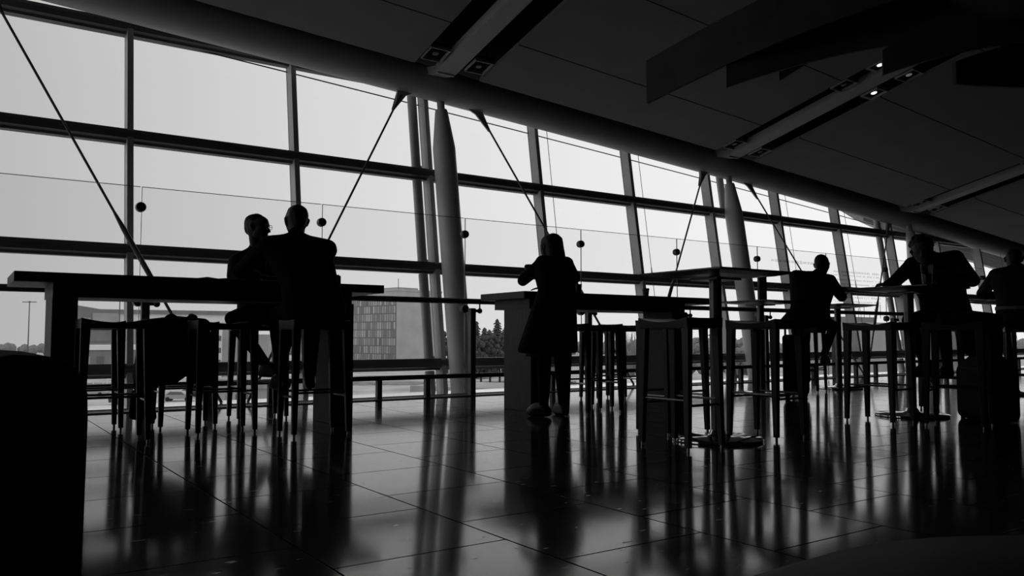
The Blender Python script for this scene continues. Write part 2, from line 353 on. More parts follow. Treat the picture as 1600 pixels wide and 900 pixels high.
# rain pipes beside some mullions
for x, z0, z1, lab in ((4.88, -1.2, 4.2, 'vertical grey pipe left of the first tapered column'), (10.78, 2.85, 3.75, 'short grey pipe piece above the transom by the second column'), (15.42, -1.2, 3.25, 'vertical grey pipe left of the curly haired person')):
    t = thing('rain_pipe', lab, 'pipe')
    cuts = [z0] + [z for z in TR if z0 < z < z1] + [z1]
    for a, b in zip(cuts, cuts[1:]):
        ga = 0.085 if a in TR else 0; gb = 0.085 if b in TR else 0
        off = 0.07
        MB().tube([(x, fy(a + ga) - off, a + ga), (x, fy(b - gb) - off, b - gb)], 0.06, 18).build('pipe_length', M['alu'], t, True)
        if ga: MB().tube([(x, fy(a) - off, a + 0.07), (x, fy(a) - off, a + 0.10)], 0.068, 18).build('collar', M['alu'], t, True)
for x, lab in ((6.99, 'above the standing woman'), (8.77, 'second from the standing woman'), (12.35, 'behind the hunched seated person'), (14.12, 'between the hunched and the curly haired persons'), (20.2, 'near the far right person')):
    t = thing('blind_cord', 'thin cord hanging inside the glass %s' % lab, 'cord'); zt = roof_z(x) + 0.05
    MB().tube([(x, fy(0.6) - 0.2, 0.6), (x, fy(zt) - 0.2, zt)], 0.0045, 6).build('cord', M['alud'], t)
    MB().tube([(x, fy(1.62) - 0.2, 1.62), (x, fy(1.75) - 0.2, 1.75)], [0.011, 0.006], 8).build('weight', M['alud'], t)

# glass screen with clamps, posts and handrail
SX = [1.42 + 1.776 * i for i in range(-1, 10)]
YS = 8.20
for i, (a, b) in enumerate(zip(SX, SX[1:])):
    where = ['at the far left above the armchair', 'behind the long bar table with the two men', 'in front of the office tower', 'behind the standing woman', 'right of the standing woman', 'behind the nearest square table',
             'with large etched letters behind the menu stand', 'with etched lines of text right of the hunched person', 'left of the curly haired person', 'behind the curly haired person'][i]
    t = thing('glass_screen', 'tall clear glass screen panel %s' % where, 'screen', (0, 0, 0), 0, 'glass screen panels')
    g = MB(); g.box(((a + b) / 2, YS, 1.065), (b - a - 0.012, 0.014, 2.05)); g.build('pane', M['screen'], t)
    e = MB(); e.box(((a + b) / 2, YS, 2.0925), (b - a - 0.012, 0.0142, 0.005)); e.box((a + 0.008, YS, 1.065), (0.004, 0.0142, 2.05)); e.build('polished_edge', M['edge'], t)
    if i in (6, 7):          # rows of etched text too small to read
        tx = MB(); rnd = random.Random(i)
        rows = [(1.90, 0.055, 0.10)] if i == 6 else [(1.80, 0.04, 0.06)] + [(1.74 - 0.075 * k, 0.028, 0.03) for k in range(7)]
        for (z, h, w) in rows:
            x = a + 0.2
            while x < b - 0.2:
                ww = w * rnd.uniform(0.5, 1.4)
                if rnd.random() < 0.82: tx.box((x + ww / 2, YS - 0.009, z), (ww * 0.8, 0.002, h * rnd.uniform(0.6, 1)))
                x += ww
        tx.build('etched_lettering', M['etch'], t)['kind'] = 'stuff'
for i, x in enumerate(SX):
    t = thing('screen_post', 'short dark clamp post of the glass screen %s' % ['out past the left edge', 'under the two men\'s bar table', 'behind the man seen from the back', 'right of the first tapered column', 'behind the mug on the second bar table', 'left of the nearest square table\'s pole', 'behind the menu stand', 'behind the hunched person', 'left of the pint glass', 'behind the curly haired person', 'between the curly haired and the cropped persons'][i], 'post', (x, YS, 0), 0, 'screen posts')
    MB().box((0.045, -0.10, 0.51), (0.07, 0.07, 1.02)).build('post', M['alud'], t, bevel=0.004)
    for z, r in ((1.90, 0.047), (1.015, 0.05)):
        MB().tube([(0, -0.035, z), (0, -0.02, z), (0, 0.02, z), (0, 0.035, z)], [r * 0.9, r, r, r * 0.9], 24).build('disc_clamp', M['darksteel'], t, True)
    MB().tube([(0.045, -0.1, 0.99), (0.13, -0.12, 0.99)], 0.018, 10).build('bracket_arm', M['darksteel'], t, True)
    k = MB(); k.ball((0.14, -0.12, 0.99), 0.032); k.tube([(0.14, -0.12, 0.99), (0.14, -0.12, 1.075)], 0.009, 8); k.build('bracket_knob', M['darksteel'], t, True)
tag(MB().tube([(X0 + 0.2, YS - 0.12, 1.10), (X1 - 0.2, YS - 0.12, 1.10)], 0.032, 16).build('handrail', M['alud'], smooth=True), 'round dark handrail running in front of the glass screen', 'handrail')
lr = thing('low_rail', 'low dark rail on short posts just above the floor at the sill', 'rail')
MB().box(((X0 + X1) / 2, YS - 0.10, 0.235), (X1 - X0 - 0.5, 0.06, 0.05)).build('rail', M['alud'], lr, bevel=0.006)
x = SX[0] + 0.045
k = 0
while x < 22:
    if k % 3: MB().box((x, YS - 0.10, 0.105), (0.055, 0.055, 0.21)).build('rail_post', M['alud'], lr)
    x += 0.592; k += 1

# recessed lamps in the ceiling grooves
LAMPS = [(5.02, -0.31, 8.45, 'lampoff', 'unlit square ceiling lamp left of the first ceiling strip'), (5.02, 0.31, 8.45, 'lampoff', 'unlit square ceiling lamp right of the first ceiling strip'),
         (10.44, -0.31, 8.45, 'lampoff', 'unlit lamp left of the second ceiling strip near the glass'), (10.44, 0.31, 8.45, 'lampoff', 'unlit lamp right of the second ceiling strip near the glass'),
         (10.44, -0.31, 6.52, 'lampoff', 'unlit lamp left of the second ceiling strip by the carved blades'), (10.44, 0.31, 6.45, 'lampon', 'brightest lit lamp right of the second ceiling strip'),
         (10.44, -0.31, 5.98, 'lampon', 'lit lamp half hidden by a sculpture blade'), (10.44, 0.31, 5.93, 'lampdim', 'dimly glowing lamp right of the second ceiling strip'),
         (15.93, -0.31, 8.45, 'lampoff', 'unlit lamp left of the third ceiling strip near the glass'), (15.93, 0.31, 8.45, 'lampoff', 'unlit lamp right of the third ceiling strip near the glass'),
         (15.93, -0.31, 6.45, 'lampoff', 'unlit lamp left of the third ceiling strip at the picture edge'), (15.93, 0.31, 6.3, 'lampoff', 'unlit lamp right of the third ceiling strip at the picture edge')]
for x, dx, y, mm, lab in LAMPS:
    z = ceil_z(x + dx, y)
    t = thing('ceiling_lamp', lab, 'ceiling lamp', (x + dx, y, z), 0, 'recessed ceiling lamps'); t.rotation_euler = (-math.atan(0.236), 0, 0)
    f = MB()
    for sx, sy, w, h in ((0, -.13, .27, .012), (0, .13, .27, .012), (-.13, 0, .012, .27), (.13, 0, .012, .27)): f.box((sx, sy, 0.02), (w, h, 0.03))
    f.build('frame', M['rib'], t)
    f = MB(); f.box((0, 0, 0.07), (0.29, 0.29, 0.04)); f.box((-0.14, 0, 0.2), (0.01, 0.02, 0.3)); f.box((0.14, 0, 0.2), (0.01, 0.02, 0.3)); f.build('housing', M['deck'], t)
    MB().lathe((0, 0, 0), [(0.0, 0.020), (0.025, 0.019), (0.036, 0.022), (0.042, 0.030)], 20).build('lens', M[mm], t, True)

# carved blades hanging from the ceiling
sc = thing('ceiling_sculpture', 'dark hanging sculpture of curved blades spreading under the ceiling', 'sculpture', (7.45, 3.05, 3.4))
hz = ceil_z(7.45, 3.05) - 3.4 + 0.05
MB().lathe((0, 0, 0), [(0.0, 0.0), (0.25, 0.02), (0.55, 0.2), (0.75, 0.5), (0.78, 0.62), (0.0, 0.66)], 28).build('hub', M['blade'], sc, True)
MB().tube([(0, 0, 0.6), (0, 0, hz)], 0.05, 12).build('hanger', M['blade'], sc, True)
BL = [((5.62, 5.77, 3.00), (6.0, 4.15, 3.42), 0.43, 0.5, (7.0, 3.2, 3.7)), ((5.86, 4.98, 3.00), (6.75, 4.15, 3.38), 0.27, 0.55, (7.2, 3.63, 3.30)), ((6.62, 4.96, 3.20), (6.9, 4.5, 3.5), 0.2, 0.2, (7.1, 3.7, 3.75)),
      ((8.4, 3.0, 3.20), (7.8, 3.3, 3.32), 0.4, 0.5, (7.2, 3.63, 3.30)), ((6.72, 3.95, 3.00), (7.15, 3.5, 3.20), 0.22, 0.5, (7.7, 3.15, 3.27)), ((7.51, 3.72, 3.00), (8.05, 3.62, 3.03), 0.21, 0.45, (9.1, 3.3, 3.15)),
      ((9.3, 2.6, 3.0), (8.4, 2.9, 3.3), 0.25, 0.4, (7.8, 3.0, 3.5)), ((8.6, 1.2, 3.0), (8.0, 2.1, 3.3), 0.25, 0.4, (7.6, 2.8, 3.5)), ((6.6, 1.0, 3.0), (7.0, 2.0, 3.35), 0.25, 0.4, (7.3, 2.8, 3.5)), ((5.4, 2.4, 3.0), (6.4, 2.8, 3.35), 0.25, 0.4, (7.1, 3.0, 3.5))]
O = V((7.45, 3.05, 3.4))
for i, (tip, mid, h0, h1, hub) in enumerate(BL):
    tip, mid, hub = V(tip), V(mid), V(hub)
    rings = []
    for k in range(13):
        t_ = k / 12; p = tip * (1 - t_) ** 2 + mid * 2 * t_ * (1 - t_) + hub * t_ ** 2
        dd = ((mid - tip) * (1 - t_) + (hub - mid) * t_); n = V((-dd.y, dd.x, 0)).normalized() * 0.018
        h = h0 + (h1 - h0) * min(1, t_ * 1.6)
        rings.append([p - n - O, p + n - O, p + n + V((0, 0, h)) - O, p - n + V((0, 0, h)) - O])
    MB().loft(rings).build('blade', M['blade'], sc)

# ------------------------------------------------------------------ bar tables, stools, square tables
def bar_table(x0, x1, px, label):
    yn, yf = 5.98, 6.72
    t = thing('bar_table', label, 'table', (x0, yn, 0)); L = x1 - x0; W = yf - yn
    MB().box((L / 2, W / 2, 1.0675), (L, W, 0.065)).build('tabletop', M['wood'], t, bevel=0.004)
    MB().box(((px[0][0] + px[1][1]) / 2 - x0, W / 2, 0.99), (px[1][1] - px[0][0] - 0.01, W - 0.16, 0.09)).build('apron', M['wood'], t)
    for a, b in px: MB().box(((a + b) / 2 - x0, 6.25 - yn, 0.4725), (b - a, 0.44, 0.945)).build('panel_leg', M['woodend'], t, bevel=0.003)
    return t
bar_table(0.31, 2.87, ((0.53, 0.68), (2.47, 2.63)), 'long dark bar table where the two seated men talk')
bar_table(4.26, 6.82, ((4.37, 4.52), (6.20, 6.42)), 'long dark bar table the standing woman leans on')

def make_stool(label, loc, rotz):
    t = thing('bar_stool', label, 'stool', loc, rotz, 'saddle seat bar stools')
    s = MB(); n = 12; rings = []
    for i in range(n + 1):
        u = -1 + 2 * i / n; x = u * 0.21; zt = 0.775 + 0.028 * u * u
        rings.append([V((x, -0.155, 0.735)), V((x, 0.155, 0.735)), V((x, 0.16, zt)), V((x, 0.06, zt - 0.004)), V((x, -0.06, zt - 0.004)), V((x, -0.16, zt))])
    s.loft(rings); s.build('seat', M['stoolwood'], t, bevel=0.003)
    for sx in (-1, 1):
        for sy in (-1, 1):
            lg = MB(); lg.beam((sx * 0.182, sy * 0.130, 0.745), (sx * 0.195, sy * 0.146, 0.022), 0.042, 0.056, V((1, 0, 0)), 0.030, 0.032)
            o = lg.build('leg', M['stoolwood'], t, bevel=0.003)
            MB().tube([(sx * 0.195, sy * 0.146, 0), (sx * 0.195, sy * 0.146, 0.024)], 0.009, 10).build('glide', M['steel'], o, True)
    for a, b, z in (((-1, -1), (1, -1), 0.30), ((-1, 1), (1, 1), 0.30), ((-1, -1), (-1, 1), 0.27), ((1, -1), (1, 1), 0.27)):
        k = lambda q: (q[0] * 0.190, q[1] * 0.140, z)
        MB().tube([k(a), k(b)], 0.008, 8).build('foot_bar', M['steel'], t, True)
    return t
q = PI / 2
ST = [((0.87, 5.83), 0, 'empty dark bar stool nearest the left armchair, in front of the two men\'s table'),
      ((1.61, 6.00), 0, 'dark bar stool in front of the draped coat, near side of the two men\'s table'),
      ((2.12, 5.53), 0, 'dark bar stool the broad man in the black jumper sits on'),
      ((1.48, 6.56), 0, 'dark bar stool under the draped coat'),
      ((0.84, 6.66), 0, 'dark bar stool on the window side of the two men\'s table, by its end panel'),
      ((2.13, 6.84), 0, 'dark bar stool the man with glasses sits on'),
      ((4.80, 5.65), 0, 'dark bar stool just beside the standing woman\'s coat'),
      ((5.38, 5.99), 0, 'dark bar stool one along from the stool beside the standing woman'),
      ((5.94, 6.84), 0, 'dark bar stool on the window side of the standing woman\'s table'),
      ((3.765, 3.60), q, 'dark bar stool left of the square table with the tall dark pole'),
      ((4.625, 3.63), q, 'dark bar stool right of the square table with the tall dark pole'),
      ((4.27, 4.16), 0, 'dark bar stool on the window side of the nearest square table'),
      ((6.15, 3.72), q, 'empty dark bar stool between the hunched person and the pint glass table'),
      ((6.36, 3.20), q + 0.25, 'dark bar stool with a dark jacket over it, beside the pint glass table'),
      ((8.86, 6.28), 0.35, 'dark bar stool the hunched person sits on'),
      ((7.78, 4.00), q, 'dark bar stool the curly haired person sits on'),
      ((9.62, 4.15), 0.47, 'dark bar stool the cropped person at the far right sits on')]
proto = None
for (x, y), r, lab in ST:
    if proto is None: proto = make_stool(lab, (x, y, 0), r)
    else: copy_tree(proto, (x, y, 0), r, lab)

def make_square(label, loc):
    t = thing('square_table', label, 'table', loc, 0, 'square pedestal tables')
    s = MB(); h = 0.355
    s.loft([[V((x * k, y * k, z)) for x, y in ((-1, -1), (1, -1), (1, 1), (-1, 1))] for k, z in ((0.16, 1.072), (0.27, 1.082), (h - 0.004, 1.098), (h, 1.102), (h, 1.110), (h - 0.003, 1.112))])
    s.build('tabletop', M['laminate'], t)
    MB().box((0, 0, 1.066), (0.24, 0.24, 0.012)).build('top_plate', M['post'], t)
    MB().tube([(0, 0, 0.03), (0, 0, 1.062)], 0.041, 24).build('pole', M['post'], t, True)
    MB().lathe((0, 0, 0), [(0.29, 0.0), (0.297, 0.006), (0.297, 0.016), (0.285, 0.024), (0.09, 0.034), (0.060, 0.042), (0.045, 0.07), (0.0, 0.072)], 40).build('foot_disc', M['base'], t, True)
    return t
sq = make_square('nearest square table on a tall dark pole, nothing on its top', (4.2, 3.69, 0))
copy_tree(sq, (8.0, 6.33, 0), 0, 'square table with an upright menu stand, farther behind the nearest one')
copy_tree(sq, (9.72, 6.44, 0), 0, 'square table where the hunched person rests an elbow')
copy_tree(sq, (6.865, 3.855, 0), 0, 'square table with the pint glass, the curly haired person leaning on it')
copy_tree(sq, (10.45, 4.60, 0), 0, 'square table in front of the cropped person at the far right')

# ------------------------------------------------------------------ small things
t = thing('menu_stand', 'dark upright menu stand on the farther square table', 'menu stand', (8.0, 6.30, 1.112))
MB().box((0, 0, 0.009), (0.14, 0.09, 0.018)).build('foot', M['laminate'], t, bevel=0.002)
MB().box((0, 0, 0.165), (0.13, 0.012, 0.29)).build('card', M['card'], t); MB().box((0, -0.009, 0.165), (0.14, 0.006, 0.305)).build('holder', M['laminate'], t)
def mug(loc, rz, label):
    t = thing('mug', label, 'mug', loc, rz)
    MB().lathe((0, 0, 0), [(0.030, 0), (0.034, 0.004), (0.040, 0.095), (0.040, 0.100), (0.036, 0.100), (0.032, 0.012), (0.0, 0.010)], 24).build('body', M['ceramic'], t, True)
    MB().tube([(-0.036 - 0.026 * math.sin(a), 0, 0.05 + 0.032 * math.cos(a)) for a in (0.15 + (PI - 0.3) * k / 8 for k in range(9))], 0.005, 8).build('handle', M['ceramic'], t, True)
mug((5.05, 6.18, 1.10), -0.3, 'dark mug with a handle on the bar table right of the standing woman')
t = thing('paper_cup', 'dark paper cup at the right end of the standing woman\'s bar table', 'cup', (6.08, 6.30, 1.10))
MB().lathe((0, 0, 0), [(0.028, 0), (0.036, 0.085), (0.0, 0.085)], 24).build('sleeve', M['card'], t, True); MB().lathe((0, 0, 0.085), [(0.039, 0), (0.039, 0.008), (0.034, 0.016), (0.0, 0.016)], 24).build('lid', M['ceramic'], t, True)
t = thing('takeaway_cup', 'takeaway cup held up by the standing woman', 'cup', (4.458, 6.168, 1.25))
MB().lathe((0, 0, 0), [(0.030, 0), (0.040, 0.105), (0.0, 0.105)], 24).build('body', M['card'], t, True); MB().lathe((0, 0, 0.105), [(0.042, 0), (0.042, 0.008), (0.0, 0.012)], 24).build('lid', M['ceramic'], t, True)
t = thing('pint_glass', 'half full pint glass of dark beer in front of the curly haired person', 'glass', (6.70, 3.60, 1.112))
MB().lathe((0, 0, 0), [(0.0, 0), (0.036, 0.0), (0.038, 0.01), (0.049, 0.175), (0.0465, 0.175), (0.036, 0.014), (0.0, 0.012)], 28).build('tumbler', M['pint'], t, True)
MB().lathe((0, 0, 0), [(0.0, 0.015), (0.035, 0.016), (0.0405, 0.095), (0.0, 0.095)], 24).build('beer', M['beer'], t, True)
t = thing('magazine', 'open magazine lying on the bar table by the man with glasses', 'magazine', (1.60, 6.32, 1.10), 0.1)
mg = MB()
for s in (-1, 1): mg.loft([[V((s * x, -0.14, z0)), V((s * x, 0.14, z0)), V((s * x, 0.14, z1)), V((s * x, -0.14, z1))] for x, z0, z1 in ((0.003, 0, 0.016), (0.08, 0, 0.024), (0.2, 0, 0.005))])
mg.build('pages', M['paper'], t)
MB().box((0, 0, 0.001), (0.41, 0.29, 0.002)).build('cover', M['card'], t)
t = thing('napkin_box', 'small dark box on the bar table right of the man seen from the back', 'box', (2.56, 6.25, 1.10))
MB().box((0, 0, 0.04), (0.07, 0.07, 0.08)).build('body', M['laminate'], t, bevel=0.003); MB().box((0, 0, 0.084), (0.05, 0.05, 0.008)).build('napkins', M['card'], t)
t = thing('phone', 'phone lying on the square table by the hunched person', 'phone', (9.62, 6.30, 1.112), 0.4)
MB().box((0, 0, 0.005), (0.075, 0.15, 0.01)).build('body', M['laminate'], t, bevel=0.003); MB().box((0, 0, 0.011), (0.066, 0.138, 0.002)).build('display', M['ceramic'], t)

# ------------------------------------------------------------------ soft shapes: hulls of balls merged into one skin
_ico = None
def ico_pts():
    global _ico
    if _ico is None:
        b = bmesh.new(); bmesh.ops.create_icosphere(b, subdivisions=2, radius=1.0); _ico = [v.co.copy() for v in b.verts]; b.free()
    return _ico
def skin_mesh(name, hulls, m, parent, voxel=0.009, smooth=2):
    """hulls: lists of (point, radius); each list becomes its convex hull, all melt into one surface"""
    b = bmesh.new()
    for h in hulls:
        t = bmesh.new()
        for p, r in h:
            for c in ico_pts(): t.verts.new(V(p) + c * r)
        res = bmesh.ops.convex_hull(t, input=t.verts)
        bmesh.ops.delete(t, geom=[v for v in t.verts if not v.link_faces], context='VERTS')
        me = bpy.data.meshes.new('tmp'); t.to_mesh(me); t.free(); b.from_mesh(me); bpy.data.meshes.remove(me)
    me = bpy.data.meshes.new(name); b.to_mesh(me); b.free()
    o = bpy.data.objects.new(name, me); C.objects.link(o)
    rm = o.modifiers.new('r', 'REMESH'); rm.mode = 'VOXEL'; rm.voxel_size = voxel; rm.use_smooth_shade = True
    if smooth: sm = o.modifiers.new('s', 'SMOOTH'); sm.factor = 0.5; sm.iterations = smooth
    dg = bpy.context.evaluated_depsgraph_get(); ev = o.evaluated_get(dg)
    me2 = bpy.data.meshes.new_from_object(ev); me2.name = name
    o.modifiers.clear(); o.data = me2; bpy.data.meshes.remove(me)
    me2.materials.clear(); me2.materials.append(m)
    for p in me2.polygons: p.use_smooth = True
    o.parent = parent
    return o
def cap(a, ra, b, rb): return [(V(a), ra), (V(b), rb)]

def hand_hulls(w, d, n, side, curl=0.5):
    """palm, four fingers and a thumb; d finger direction, n the way the palm faces, side +1/-1 where the thumb is"""
    w, d, n = V(w), V(d).normalized(), V(n).normalized(); s = d.cross(n).normalized() * side; n = s.cross(d).normalized() * side
    H = [[(w + s * 0.016, 0.020), (w - s * 0.016, 0.020), (w + d * 0.085 + s * 0.030, 0.013), (w + d * 0.080 - s * 0.030, 0.012)]]
    for k, (o, L) in enumerate(((0.031, 0.070), (0.011, 0.080), (-0.010, 0.074), (-0.030, 0.058))):
        p = w + d * 0.088 + s * o; a = curl * (0.7 + 0.12 * k)
        for j, f in enumerate((0.45, 0.32, 0.26)):
            dd = d * math.cos(a) + n * math.sin(a) + s * o * 1.2; q2 = p + dd.normalized() * L * f
            H.append(cap(p, 0.0098 - 0.001 * j, q2, 0.0092 - 0.001 * j)); p = q2; a += curl
    p = w + d * 0.03 + s * 0.026; p2 = p + (d * 0.55 + s * 0.75 + n * 0.25).normalized() * 0.042; p3 = p2 + (d * 0.85 + s * 0.2 + n * 0.3).normalized() * 0.034
    H += [cap(p, 0.014, p2, 0.011), cap(p2, 0.011, p3, 0.009)]
    return H
def head_hulls(c, f, u, k=1.0):
    c, f, u = V(c), V(f).normalized(), V(u).normalized(); r = f.cross(u).normalized(); u = r.cross(f).normalized()
    P = lambda x, y, z: c + (r * x + f * y + u * z) * k
    H = [[(P(0, 0.028, 0.035), 0.074 * k), (P(0, -0.030, 0.038), 0.078 * k), (P(0, -0.02, -0.02), 0.068 * k)],
         [(P(0.030, 0.045, 0.0), 0.042 * k), (P(-0.030, 0.045, 0.0), 0.042 * k), (P(0, 0.075, -0.088), 0.024 * k), (P(0.045, 0.01, -0.06), 0.02 * k), (P(-0.045, 0.01, -0.06), 0.02 * k)],
         [(P(0.03, 0.085, 0.028), 0.014 * k), (P(-0.03, 0.085, 0.028), 0.014 * k)],
         [(P(0, 0.093, 0.01), 0.009 * k), (P(0, 0.116, -0.026), 0.012 * k)], [(P(0.012, 0.100, -0.030), 0.009 * k), (P(-0.012, 0.100, -0.030), 0.009 * k)],
         [(P(0.018, 0.088, -0.055), 0.010 * k), (P(-0.018, 0.088, -0.055), 0.010 * k)]]
    for s in (-1, 1): H.append([(P(s * 0.078, -0.005, 0.022), 0.012 * k), (P(s * 0.083, -0.016, 0.012), 0.013 * k), (P(s * 0.076, 0.0, -0.025), 0.009 * k)])
    return H, P

def person(name, label, base, yaw, J, look, style):
    """J: joints in the person's own frame (x right, y ahead, z up)"""
    t = thing(name, label, 'person', base, 0)
    c, s = math.cos(yaw), math.sin(yaw)
    W = lambda p: V((p[0] * s + p[1] * c, -p[0] * c + p[1] * s, p[2]))     # yaw is the heading of +y
    j = {k: W(v) for k, v in J.items()}
    Dv = lambda p: W((p[0], p[1], p[2]))
    f, u = Dv(look[0]), Dv(look[1])
    g = style.get('girth', 1.0)
    hh, P = head_hulls(j['head'], f, u, style.get('headk', 1.0))
    right = Dv((1, 0, 0)); fw = Dv((0, 1, 0))
    def torso(e):
        pv, ws, ch = j['pelvis'], j['waist'], j['chest']
        rr = (j['shr'] - j['shl']).normalized()
        return [[(pv + right * 0.085 * g, 0.105 * g + e), (pv - right * 0.085 * g, 0.105 * g + e), (ws + right * 0.075 * g, 0.098 * g + e), (ws - right * 0.075 * g, 0.098 * g + e)],
                [(ws + right * 0.075 * g, 0.098 * g + e), (ws - right * 0.075 * g, 0.098 * g + e), (ch + rr * 0.095 * g, 0.108 * g + e), (ch - rr * 0.095 * g, 0.108 * g + e)],
                [(ch + rr * 0.095 * g, 0.108 * g + e), (ch - rr * 0.095 * g, 0.108 * g + e), (j['shl'], 0.054 * g + e), (j['shr'], 0.054 * g + e), (j['neck'] - V((0, 0, 0.03)), 0.050 + e)],
                [(j['neck'] - V((0, 0, 0.02)), 0.058 + e), (j['shl'] * 0.45 + j['neck'] * 0.55 + V((0, 0, -0.02)), 0.050 * g + e)], [(j['neck'] - V((0, 0, 0.02)), 0.058 + e), (j['shr'] * 0.45 + j['neck'] * 0.55 + V((0, 0, -0.02)), 0.050 * g + e)]]
    def arm(sd, e):
        return [cap(j['sh' + sd] - V((0, 0, 0.012)), 0.058 * g + e, j['el' + sd], 0.043 * g + e), cap(j['el' + sd], 0.043 * g + e, j['wr' + sd], 0.029 + e)]
    def legs(sd, e):
        return [cap(j['hip' + sd], 0.085 * g + e, j['kn' + sd], 0.057 + e), cap(j['kn' + sd], 0.056 + e, j['kn' + sd] * 0.65 + j['an' + sd] * 0.35, 0.054 + e), cap(j['kn' + sd] * 0.65 + j['an' + sd] * 0.35, 0.054 + e, j['an' + sd], 0.037 + e)]
    hl = [hl_ for hl_ in hh]
    hl += [cap(j['neck'] - V((0, 0, 0.02)), 0.055, j['head'] - u * 0.05 - f * 0.02, 0.050)]
    hl += torso(-0.004)
    for sd, sg in (('l', 1), ('r', -1)):
        hl += arm(sd, -0.003) + legs(sd, -0.006)
        an = j['an' + sd]; toe = j['to' + sd]
        hl.append([(an, 0.036), (an + V((0, 0, -0.04)), 0.028), (toe, 0.022)])
        d = j['fg' + sd] - j['wr' + sd]
        n = Dv(style.get('palm' + sd, (0, 0, -1)))
        hl += hand_hulls(j['wr' + sd], d, n, style.get('thumb' + sd, sg), style.get('curl' + sd, 0.14))
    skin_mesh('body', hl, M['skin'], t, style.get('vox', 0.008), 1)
    # clothes
    top = torso(0.012) + arm('l', 0.009) + arm('r', 0.009)
    if style.get('collar', True): top.append(cap(j['neck'] - V((0, 0, 0.02)), 0.068, j['neck'] + (j['head'] - j['neck']) * 0.18, 0.060))
    if 'coat' in style:
        top += [[(j['waist'] + right * 0.085, 0.105), (j['waist'] - right * 0.085, 0.105)] + [(W(p), 0.03) for p in style['coat']]]
    skin_mesh(style.get('topname', 'shirt'), top, M[style.get('top', 'cloth1')], t, 0.011, 3)
    leg = [[(j['pelvis'] + right * 0.085 * g, 0.112 * g), (j['pelvis'] - right * 0.085 * g, 0.112 * g), (j['hipl'], 0.095 * g), (j['hipr'], 0.095 * g)]]
    for sd in 'lr': leg += legs(sd, 0.007)
    skin_mesh('trousers', leg, M['cloth3'], t, 0.011, 2)
    for sd in 'lr':
        an, toe = j['an' + sd], j['to' + sd]; dd = (toe - an); dd.z = 0
        heel = an - dd.normalized() * 0.035 + V((0, 0, toe.z - an.z))
        skin_mesh('shoe', [[(heel, 0.040), (an + V((0, 0, -0.015)), 0.046), (an * 0.4 + toe * 0.6 + V((0, 0, 0.012)), 0.043), (toe, 0.035), (toe - dd * 0.2 + V((0, 0, -0.004)), 0.040)]], M['shoe'], t, 0.009, 1)
    k = style.get('headk', 1.0)
    if style.get('hair') == 'short':
        skin_mesh('hair', [[(P(0, -0.004, 0.052), 0.074 * k), (P(0, -0.040, 0.045), 0.074 * k)], [(P(0, -0.040, 0.045), 0.074 * k), (P(0, -0.058, -0.015), 0.052 * k)]], M['hair'], t, 0.009, 2)
    elif style.get('hair') == 'long':
        skin_mesh('hair', [[(P(0, 0.000, 0.050), 0.086 * k), (P(0, -0.040, 0.040), 0.090 * k)], [(P(0, -0.040, 0.03), 0.088 * k), (P(0.035, -0.055, -0.09), 0.058), (P(-0.035, -0.055, -0.09), 0.058)],
                           [(P(0.035, -0.055, -0.09), 0.055), (P(-0.035, -0.055, -0.09), 0.055), (P(0, -0.075, -0.17), 0.05)], [(P(0.07, 0.01, 0.02), 0.03), (P(0.065, 0.0, -0.1), 0.03)], [(P(-0.07, 0.01, 0.02), 0.03), (P(-0.065, 0.0, -0.1), 0.03)]], M['hair'], t, 0.010, 2)
    elif style.get('hair') == 'curly':
        rnd = random.Random(3); H = [[(P(0, 0.0, 0.06), 0.082 * k), (P(0, -0.045, 0.045), 0.084 * k), (P(0, -0.06, -0.02), 0.062 * k)]]
        for i in range(70):
            a, b2 = rnd.uniform(0, 2 * PI), rnd.uniform(-0.35, 1.0)
            x, y, z = math.cos(a) * math.sqrt(1 - b2 * b2) if b2 > 0 else math.cos(a), math.sin(a) * (math.sqrt(1 - b2 * b2) if b2 > 0 else 1), b2
            if y > 0.45 and z < 0.45: continue
            q_ = P(x * 0.085, -0.022 + y * 0.095, 0.045 + z * 0.095); H.append([(q_, rnd.uniform(0.015, 0.024))])
        skin_mesh('hair', H, M['hair'], t, 0.008, 1)
    return t, j, P

def seated(lean, head, knee=0.42, shw=0.19, sz=0.88, **kw):
    """a figure on a 0.79 m stool; lean = how far the shoulders are ahead of the hips"""
    hx, hy, hz = head
    J = dict(pelvis=(0, 0.0, sz + 0.015), waist=(0.3 * kw.get('cx', 0), lean * 0.35, sz + 0.20), chest=(0.8 * kw.get('cx', 0), lean * 0.85, sz + 0.40), neck=(kw.get('cx', 0), lean * 1.08, sz + kw.get('nz', 0.55)),
             shl=(kw.get('cx', 0) - shw, lean, sz + kw.get('shz', 0.47)), shr=(kw.get('cx', 0) + shw, lean, sz + kw.get('shz', 0.47)), head=(hx, hy, hz),
             hipl=(-0.10, 0.03, sz - 0.01), hipr=(0.10, 0.03, sz - 0.01), knl=(-0.14, knee, sz - 0.04), knr=(0.14, knee, sz - 0.04),
             anl=(-0.10, 0.20, 0.40), anr=(0.10, 0.20, 0.40), tol=(-0.12, 0.36, 0.345), tor=(0.12, 0.36, 0.345))
    J.update({k: v for k, v in kw.items() if k not in ('cx', 'nz', 'shz')})
    return J

